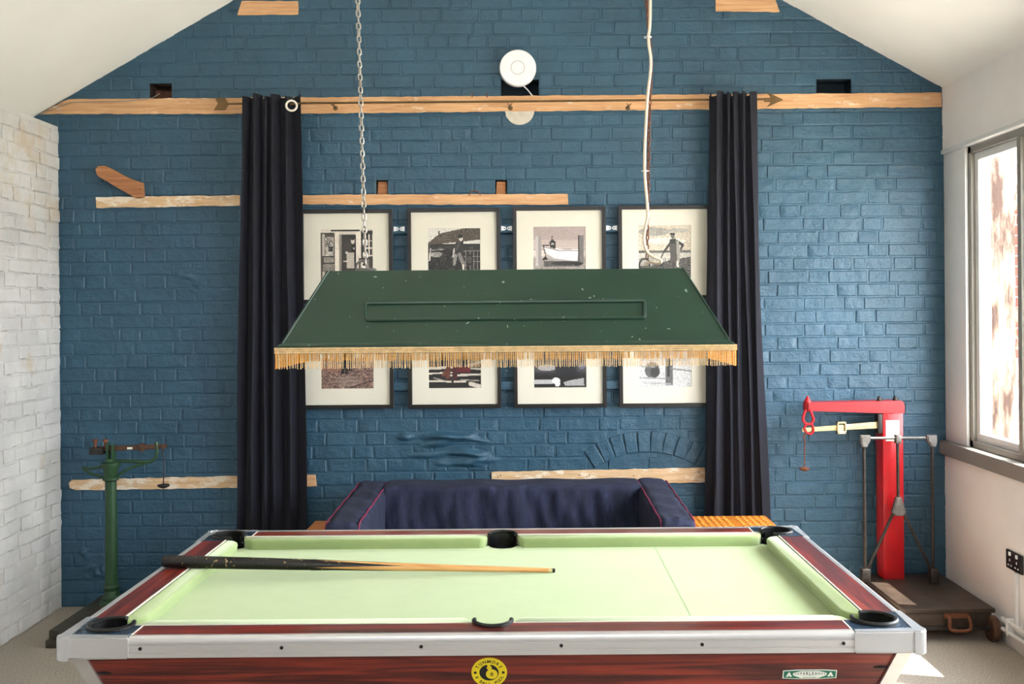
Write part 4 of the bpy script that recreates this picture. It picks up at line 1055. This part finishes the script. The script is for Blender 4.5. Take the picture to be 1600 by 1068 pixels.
for row in range(2):
    for k in range(4):
        if row == 0: tlp = P(lefts[k], tops[k], D - .04)
        else: tlp = P(lefts[k] + 1, 492.5 - k * .9, D - .04)
        x0, z1 = tlp.x, tlp.z; x1, z0 = x0 + pw * .993, z1 - pw * (1.0)
        pf = thing('picture_frame', labs[row * 4 + k], 'picture', ((x0 + x1) / 2, D, z0), 'black square picture frames in two rows')
        fw = .021; t = MB(); y0, y1 = D - .050, D - .031
        # mitred frame with a stepped inner lip
        for (a, b, c, d) in (((x0, z0), (x1, z0), (x1 - fw, z0 + fw), (x0 + fw, z0 + fw)), ((x1, z0), (x1, z1), (x1 - fw, z1 - fw), (x1 - fw, z0 + fw)), ((x1, z1), (x0, z1), (x0 + fw, z1 - fw), (x1 - fw, z1 - fw)), ((x0, z1), (x0, z0), (x0 + fw, z0 + fw), (x0 + fw, z1 - fw))):
            t.prism([a, b, c, d], y0 - .006, y1, 'y', .0012)
        t.build('frame', M['frame_black'], pf)
        MB().box((x0 + .01, y1 - .006, z0 + .01), (x1 - .01, y1 - .001, z1 - .01)).build('backing_board', M['mount'], pf, smooth=False)
        # mount with a window and bevelled cut
        cx_ = (x0 + x1) / 2; ph = 82 / F * (D - .04) / 2; cz_ = (z0 + z1) / 2 + (.004 if row == 0 else -.004)
        a_ = [(x0 + fw - .002, z0 + fw - .002), (x1 - fw + .002, z0 + fw - .002), (x1 - fw + .002, z1 - fw + .002), (x0 + fw - .002, z1 - fw + .002)]
        w_ = [(cx_ - ph, cz_ - ph), (cx_ + ph, cz_ - ph), (cx_ + ph, cz_ + ph), (cx_ - ph, cz_ + ph)]; wi = [(cx_ + (u - cx_) * .992, cz_ + (v - cz_) * .992) for u, v in w_]
        ym = y1 - .010
        vs = [(u, ym, v) for u, v in a_] + [(u, ym, v) for u, v in w_] + [(u, ym + .003, v) for u, v in wi]
        MB().verts_faces(vs, [(i, (i + 1) % 4, 4 + (i + 1) % 4, 4 + i) for i in range(4)] + [(4 + i, 4 + (i + 1) % 4, 8 + (i + 1) % 4, 8 + i) for i in range(4)]).build('mount_board', M['mount'], pf, smooth=False)
        print_mesh(fns[row * 4 + k](), cx_ - ph, cx_ + ph, cz_ - ph, cz_ + ph, y1 - .0068, pf)
        MB().box((x0 + fw - .002, y0 + .001, z0 + fw - .002), (x1 - fw + .002, y0 + .003, z1 - fw + .002)).build('glass', M['frame_glass'], pf, smooth=False)
for k, xx in enumerate((616, 784, 948)):
    p = P(xx, 357.5 - k * .8, D - .031)
    for s in (0, 1):
        c = p + Vector(((.010 if s == 0 else .045), 0, 0)); pts = [(c.x - .013 * (1 if s == 0 else -1), c.z - .014), (c.x - .013 * (1 if s == 0 else -1), c.z + .014)]
        sg = 1 if s == 0 else -1
        pts += [(c.x + sg * (.004 + .011 * math.cos(a)), c.z + .0105 * math.sin(a)) for a in [1.3 - 2.6 * q / 8 for q in range(9)]]
        side_ = ('left', 'right')[s]; who = (('first', 'second'), ('second', 'third'), ('third', 'fourth'))[k][s]
        mp_ = MB().prism(pts, D - .0335, D - .0305, 'y').build('mirror_plate', M['plastic_white'])
        tag(mp_, 'white metal mirror plate on the %s edge of the %s upper picture' % (('right', 'left')[s], who), 'bracket', 'mirror plates between the upper pictures')
        MB().lathe([(.0035, -.002), (.0035, .001)], (c.x + sg * .006, D - .034, c.z), 8, 'y').build('screw', M['screw'], mp_)

# round white unit on the wall
p = P(809, 105.5, D - .05)
du = thing('disc_detector', 'round white disc unit with a small central ring above the long timber', 'detector', tuple(p))
R = 28.5 / F * D
MB().lathe([(R * .93, .045), (R, .034), (R, .012), (R * .985, .004), (R * .95, 0), (.0395, 0), (.038, .0015), (.0365, 0), (.001, -.0008)], (p.x, D - .05, p.z), 56, 'y').build('disc_body', M['plastic_white'], du)
MB().tube([(p.x + .0375 * math.cos(a), D - .0502, p.z + .0375 * math.sin(a)) for a in [2 * PI * k / 40 for k in range(40)]], .0011, 5, closed=True).build('ring', M['taupe'], du)
MB().tube(smooth_path([P(815, 132, D - .01), P(824, 140, D - .012), P(832, 150, D - .012)]), .0032, 6).build('unit_cable', M['plastic_white'], du)

# ------------------------------------------------------------------ sofa
SC = -.09
sofa = thing('sofa', 'small navy denim sofa with red piping against the blue wall', 'sofa', (SC, 5.1, 0))
def blob(x0, x1, y0, y1, z0, z1, name, fn, nx=40, nz=14, r=.05, mat=None):
    """soft box: subdivided, rounded, displaced by fn(x,y,z)->offset"""
    t = bmesh.new(); bmesh.ops.create_cube(t, size=1)
    bmesh.ops.scale(t, vec=(x1 - x0, y1 - y0, z1 - z0), verts=t.verts[:]); bmesh.ops.translate(t, vec=((x0 + x1) / 2, (y0 + y1) / 2, (z0 + z1) / 2), verts=t.verts[:])
    bmesh.ops.bevel(t, geom=t.edges[:], offset=r, segments=4, profile=.5, affect='EDGES')
    for ax_, n, a, b in ((0, nx, x0, x1), (2, nz, z0, z1), (1, max(4, int((y1 - y0) / .05)), y0, y1)):
        for k in range(1, n):
            co = [0, 0, 0]; no = [0, 0, 0]; co[ax_] = a + (b - a) * k / n; no[ax_] = 1
            bmesh.ops.bisect_plane(t, geom=t.verts[:] + t.edges[:] + t.faces[:], plane_co=co, plane_no=no)
    t.normal_update()
    for v in t.verts: v.co += Vector(fn(v.co, v.normal))
    return MB().add(t).build(name, mat or M['denim'], sofa, ang=60)
def wr_back(c, n):
    a = math.sin(c.x * 46 + 3 * math.sin(c.z * 9 + c.x * 4)) * .5 + math.sin(c.x * 83 + 2.2 * math.sin(c.z * 13)) * .3 + math.sin(c.x * 21 + c.z * 6) * .5
    return (0, -.016 * a * max(0, min(1, (.735 - c.z) * 9)) if n.y < -.2 else 0, .003 * math.sin(c.x * 17) if n.z > .5 else 0)
blob(SC - .69, SC + .69, 5.36, 5.60, .12, .728, 'backrest', wr_back, 90, 12, .03)
def flatw(c, n): return (0, 0, .004 * math.sin(c.x * 23 + c.y * 17))
for k in (-1, 1): blob(SC + (.0 if k > 0 else -.68), SC + (.68 if k > 0 else 0), 4.78, 5.37, .30, .46, 'seat_cushion', flatw, 16, 5, .04)
blob(SC - .69, SC + .69, 4.80, 5.5, .10, .30, 'seat_base', flatw, 8, 4, .02)
for s in (-1, 1):
    xi, xo = SC + s * .66, SC + s * .835
    def arm_fn(c, n, s=s):
        f = (5.58 - c.y) / .9; dz = -.05 * f if c.z > .4 else 0
        out_ = s * .02 * f
        pl = .004 * math.sin(c.y * 31 + c.x * 20) + .0035 * math.sin(c.x * 90 + c.y * 9) * (1 if c.y < 4.85 else .2)
        return (out_, 0, dz + pl * (1 if n.z > .3 else 0))
    blob(min(xi, xo), max(xi, xo), 4.66, 5.58, .10, .735, 'armrest', arm_fn, 10, 14, .045)
    for xe in (xi + s * .012, xo - s * .010):
        pts = []
        for k in range(30):
            y = 5.52 - (5.52 - 4.70) * k / 29; f = (5.58 - y) / .9
            pts.append((xe + s * .02 * f, y, .735 - .05 * f - .010 + .002 * math.sin(k)))
        pts += [(pts[-1][0], 4.665, .66 - .03), (pts[-1][0], 4.657, .60), (pts[-1][0], 4.657, .15)]
        MB().tube(pts, .0042, 6).build('piping', M['piping'], sofa)
    for y in (4.78, 5.48): MB().lathe([(.02, 0), (.028, .10)], (SC + s * .76, y, 0), 12).build('foot', M['pine_edge'], sofa)

# orange studded box right of the sofa, and a low table at its left
ob = thing('wooden_chest', 'orange varnished wooden chest with studded lid right of the sofa', 'chest', (1.0, 5.3, 0))
zc_ = P(1190, 805, 5.56).z; cx1 = P(1196, 805, 5.56).x; cx0 = .79
bevbox('chest_body', (cx0 + .015, 5.09, 0), (cx1 - .015, 5.545, zc_ - .03), M['orange_wood'], ob, .004)
bevbox('lid', (cx0, 5.07, zc_ - .03), (cx1, 5.56, zc_), M['orange_wood'], ob, .004)
sm2 = MB().lathe([(.014, 0), (.010, .005), (.003, .009)], (0, 0, 0), 6)
bmesh.ops.recalc_face_normals(sm2.bm, faces=sm2.bm.faces[:]); sme = bpy.data.meshes.new('stud'); sm2.bm.to_mesh(sme); sm2.bm.free(); sme.materials.append(M['orange_wood'])
cols = [.82 + .034 * k for k in range(13) if k not in (7,)]
for x in cols:
    for j in range(10):
        o = bpy.data.objects.new('stud', sme); o.parent = ob; COL.objects.link(o); o.location = (x + .02 - 1.0, 5.11 + .045 * j - 5.3, zc_ - .0005)
lt_ = thing('low_table', 'low honey-pine table left of the sofa, only its edge showing', 'table', (-1.1, 5.2, 0))
zl = P(500, 822.5, 5.2).z; x0, x1 = P(483, 822, 5.2).x - .0, SC - .87
bevbox('tabletop', (x0, 5.0, zl - .03), (x1, 5.35, zl), M['pine_edge'], lt_, .003)
for x in (x0 + .02, x1 - .05):
    for y in (5.02, 5.30): bevbox('leg', (x, y, 0), (x + .03, y + .03, zl - .03), M['pine_edge'], lt_, .002, 1)

# ------------------------------------------------------------------ green pillar scale (left)
GD = 5.52
def C3(cx_, cy_, d=GD): return P(60 + .4005 * cx_, 640 + .4005 * cy_, d)
gs = thing('pillar_scale', 'antique green iron platform scale on a slim column by the white wall', 'scale', (C3(280, 740).x, GD, 0))
colx = C3(284, 500).x
zcap = C3(280, 200).z; zfoot = .085
def zc3(cy_): return C3(280, cy_).z
MB().lathe([(.062, 0), (.062, .012), (.050, .02), (.050, .035), (.040, .045), (.036, .07), (.042, .08), (.042, .09), (.033, .10)], (colx, GD, zfoot), 24).build('column_foot', M['green_iron'], gs)
MB().lathe([(.033, zfoot + .10), (.0295, zc3(275))], (colx, GD, 0), 24).build('column', M['green_iron'], gs)
MB().lathe([(.030, zc3(278)), (.042, zc3(272)), (.042, zc3(264)), (.033, zc3(258)), (.037, zc3(235)), (.048, zc3(222)), (.050, zc3(212)), (.050, zc3(205)), (.030, zc3(200)), (.022, zc3(190))], (colx, GD, 0), 24).build('capital', M['green_iron'], gs)
bevbox('beam_fork', (colx - .018, GD - .02, zc3(205)), (colx - .006, GD + .02, zc3(128)), M['green_iron'], gs, .003)
bevbox('beam_fork', (colx + .010, GD - .02, zc3(205)), (colx + .022, GD + .02, zc3(135)), M['green_iron'], gs, .003)
def c3path(pts, r, name, mat, n=8, d=GD): return MB().tube(smooth_path([C3(x, y, d) for x, y in pts]), r, n).build(name, mat, gs)
c3path([(305, 200), (350, 200), (425, 203), (452, 192), (462, 172), (463, 150), (460, 124)], .0095, 'bracket_arm', M['green_iron'])
c3path([(304, 268), (330, 242), (372, 222), (425, 206)], .0075, 'bracket_strut', M['green_iron'])
c3path([(172, 226), (200, 228), (250, 222)], .0075, 'bracket_arm', M['green_iron']); c3path([(172, 228), (205, 248), (262, 266)], .0075, 'bracket_strut', M['green_iron'])
a, b = C3(240, 152), C3(497, 142); 
t = MB(); t.prism([(a.x, a.z - .014), (b.x, b.z - .012), (b.x, b.z + .012), (a.x, a.z + .014)], GD - .006, GD + .006, 'y', .002); t.build('beam', M['brown_iron'], gs)
p = C3(403, 146); bevbox('poise', (p.x - .012, GD - .014, p.z - .022), (p.x + .012, GD + .014, p.z + .022), M['brown_iron'], gs, .003)
p = C3(236, 154); bevbox('counterweight', (p.x - .040, GD - .03, p.z - .026), (p.x + .028, GD + .03, p.z + .012), M['dark_iron'], gs, .004)
t = MB()
for xx in (222, 262): q = C3(xx, 140); t.lathe([(.008, -.01), (.008, .02), (.014, .022), (.014, .034), (.003, .036)], q, 10)
t.build('adjusting_screw', M['rust'], gs)
p = C3(358, 149); bevbox('brass_tag', (p.x - .014, GD - .008, p.z - .006), (p.x + .014, GD - .005, p.z + .006), M['badge_white'], gs, .001, 1)
p = C3(490, 142); t = MB().lathe([(.014, -.012), (.014, .012)], p, 14, 'y'); t.build('beam_end', M['brown_iron'], gs)
c3path([(490, 146), (482, 172), (489, 190), (488, 290)], .0032, 'hanger_rod', M['dark_iron'], 6)
p = C3(488, 298); MB().lathe([(.010, -.010), (.028, -.002), (.033, .006), (.031, .010), (.006, .014), (.004, .02)], p, 20).build('weight_pan', M['dark_iron'], gs)
# platform
xa_, xb_ = P(76, 985, 5.08).x, colx + .14
for (z0, z1, e_) in ((0, .040, 0.0), (.045, .085, .012)):
    MB().box((xa_ + e_, 5.04 + e_, z0), (xb_ - e_, 5.68, z1), .006, 2).build('base_plate', M['scale_green'], gs)

# ------------------------------------------------------------------ red platform scale (right)
rs = thing('red_platform_scale', 'red iron platform scale with dark wheeled deck under the window', 'scale', (2.05, 5.4, 0))
RF = 5.575
def R7(cx_, cy_, d=RF): return P(1200 + .4756 * cx_, 560 + .4756 * cy_, d)
px0, px1 = P(1380, 760, RF).x, P(1409, 760, RF).x + .012
ztop = P(1390, 627, RF).z; DZ = .163
bevbox('pillar', (px0, RF, DZ), (px1, RF + .12, ztop), M['red'], rs, .006)
ba = P(1262, 645, RF); bb = P(1262, 629, RF)
t = MB().prism([(ba.x, ba.z + .012), (px0 + .01, P(1380, 645, RF).z), (px1 + .004, P(1405, 645, RF).z), (px1 + .004, ztop - .015), (px1 - .01, ztop + .004), (ba.x, bb.z)], RF - .012, RF + .10, 'y', .004, 2)
t.build('top_arm', M['red'], rs)
p = P(1262, 628, RF + .03)
MB().lathe([(.022, -.05), (.022, 0), (.012, .02), (.003, .035)], (p.x, RF + .03, p.z), 14).build('finial', M['red'], rs)
for xx in (1374, 1399):
    p = P(xx, 627, RF + .04); MB().lathe([(.014, -.01), (.016, .006), (.012, .022), (.002, .032)], (p.x, p.y, p.z), 12).build('finial', M['dark_iron'], rs)
# shackle loop
def pth(pts, d, r, name, mat, par=rs, n=8, closed=False):
    q = [P(x, y, d) for x, y in pts]
    return MB().tube(q if closed else smooth_path(q), r, n, closed=closed).build(name, mat, par)
pth([(1259, 640), (1256, 648), (1255, 656), (1259, 661), (1266, 662), (1271, 656), (1269, 648), (1266, 640)], RF - .02, .0075, 'shackle', M['red'])
pth([(1261, 661), (1257, 668), (1261, 676), (1268, 677), (1271, 670), (1268, 662)], RF - .02, .0065, 'shackle', M['red'])
a, b = P(1253, 671.5, RF - .01), P(1373, 663.5, RF - .01)
bm_ = MB().prism([(a.x, a.z - .011), (b.x, b.z - .018), (b.x, b.z + .018), (a.x, a.z + .011)], RF - .016, RF - .006, 'y', .002).build('beam', M['brass_pale'], rs)
for k in range(44):
    f = .12 + .84 * k / 43; q = a.lerp(b, f); hh = .006 if k % 5 else .011
    MB().box((q.x - .0006, RF - .0166, q.z - hh), (q.x + .0006, RF - .0158, q.z)).build('graduation', M['screw'], bm_, smooth=False)
p = P(1314.5, 668, RF - .016); t = MB(); w_, h_, e_ = .024, .032, .006
t.box((p.x - w_, RF - .028, p.z - h_), (p.x - w_ + e_, RF, p.z + h_), .001).box((p.x + w_ - e_, RF - .028, p.z - h_), (p.x + w_, RF, p.z + h_), .001).box((p.x - w_, RF - .028, p.z + h_ - e_ * 1.3), (p.x + w_, RF, p.z + h_), .001).box((p.x - w_, RF - .028, p.z - h_), (p.x + w_, RF, p.z - h_ + e_ * 2.2), .001)
t.box((p.x - w_ + .002, RF - .024, p.z - h_), (p.x + w_ - .014, RF - .018, p.z + .016), .001)
t.build('poise', M['brass_pale'], rs)
bevbox('beam_guide', (b.x - .010, RF - .03, b.z - .045), (b.x + .014, RF + .03, b.z + .06), M['dark_iron'], rs, .004)
pth([(1257, 668), (1260, 674), (1256, 682), (1258, 690)], RF - .022, .004, 'hanger_hook', M['rust'])
pth([(1257.5, 688), (1257, 710), (1257, 731)], RF - .022, .0032, 'hanger_rod', M['rust'])
p = P(1257, 732, RF - .022); MB().lathe([(.004, -.014), (.026, -.004), (.028, .002), (.010, .010), (.004, .014)], p, 14).build('weight_pan', M['rust'], rs)
# paper label
l0, l1 = P(1384, 689, RF), P(1405, 656, RF)
lb = bevbox('paper_label', (l0.x, RF - .002, l0.z), (l1.x, RF - .0002, l1.z), M['paper'], rs, .0003, 1)
# hoop
HD = 5.50
hl_, hr_, ht = P(1350, 690, HD).x, P(1456.5, 690, HD).x, P(1403, 684, HD).z
hz = .225
t = MB().tube([(hl_, HD, ht), (hr_, HD, ht)], .0075, 10); t.build('hoop_bar', M['grey_iron'], rs)
for x in (hl_, hr_):
    MB().tube([(x, HD, hz), (x, HD, ht)], .0085, 10).build('hoop_post', M['dark_iron'], rs)
    s = 1 if x == hl_ else -1
    MB().prism([(x - .020 * s, ht + .016), (x + .032 * s, ht + .016), (x + .030 * s, ht - .012), (x + .012 * s, ht - .045), (x - .014 * s, ht - .045), (x - .022 * s, ht - .02)], HD - .020, HD + .020, 'y', .006, 2).build('elbow_fitting', M['grey_iron'], rs)
    MB().box((x - .022, HD - .026, DZ), (x + .024, HD + .026, hz + .02), .007, 2).build('hoop_foot', M['dark_iron'], rs)
xm_ = P(1403, 700, HD).x; zj = P(1405, 795, HD).z
bevbox('tee_fitting', (xm_ - .015, HD - .018, ht - .028), (xm_ + .015, HD + .018, ht + .018), M['grey_iron'], rs, .004)
MB().tube([(xm_, HD, zj), (xm_ - .002, HD, ht)], .008, 10).build('centre_rod', M['dark_iron'], rs)
MB().prism([(xm_ - .014, zj + .065), (xm_ + .014, zj + .065), (xm_ + .038, zj - .015), (xm_ + .020, zj - .035), (xm_ - .020, zj - .035), (xm_ - .038, zj - .015)], HD - .015, HD + .015, 'y', .005, 2).build('yoke', M['grey_iron'], rs)
for x in (hl_ + .01, hr_ - .01): MB().tube([(xm_ + (.025 if x > xm_ else -.025), HD, zj - .015), (x, HD, hz + .01)], .008, 10).build('brace', M['dark_iron'], rs)
# deck, frame, wheels, handle
dx0, dx1, dy0, dy1 = 1.84, 2.285, 5.03, 5.70
bevbox('deck', (dx0, dy0, DZ - .022), (dx1, dy1, DZ), M['deck_iron'], rs, .004)
t = MB(); t.box((dx0 + .012, dy0 + .012, .06), (dx1 - .012, dy1 - .012, DZ - .024), .006, 2); t.build('deck_frame', M['deck_iron'], rs)
bevbox('frame_rib', (dx0 + .01, dy0 + .004, .055), (dx1 - .02, dy0 + .016, .075), M['dark_iron'], rs, .003)
hx0, hx1 = P(1481, 985, dy0).x, P(1511, 985, dy0).x
MB().tube(smooth_path([Vector((hx0, dy0, .13)), Vector((hx0 - .002, dy0 - .03, .115)), Vector((hx0 + .003, dy0 - .034, .07)), Vector((hx1 - .003, dy0 - .034, .07)), Vector((hx1 + .002, dy0 - .03, .115)), Vector((hx1, dy0, .13))]), .008, 8).build('carry_handle', M['rust'], rs)
bevbox('handle_plate', (hx0 - .015, dy0 + .002, .115), (hx1 + .015, dy0 + .011, .148), M['rust'], rs, .003)
for (x, y) in ((dx1 - .012, dy0 + .005), (dx1 - .03, dy1 - .12), (dx0 + .03, dy0 + .06), (dx0 + .03, dy1 - .12)):
    w = MB().lathe([(.012, -.020), (.058, -.018), (.064, -.012), (.064, .012), (.058, .018), (.012, .020)] if y < 5.05 else [(.012, -.018), (.05, -.016), (.05, .016), (.012, .018)], (x, y, .064 if y < 5.05 else .05), 24, 'x').build('wheel', M['brown_iron'], rs)
    MB().lathe([(.018, -.026), (.018, .026)], (x, y, .064 if y < 5.05 else .05), 12, 'x').build('hub', M['dark_iron'], w)
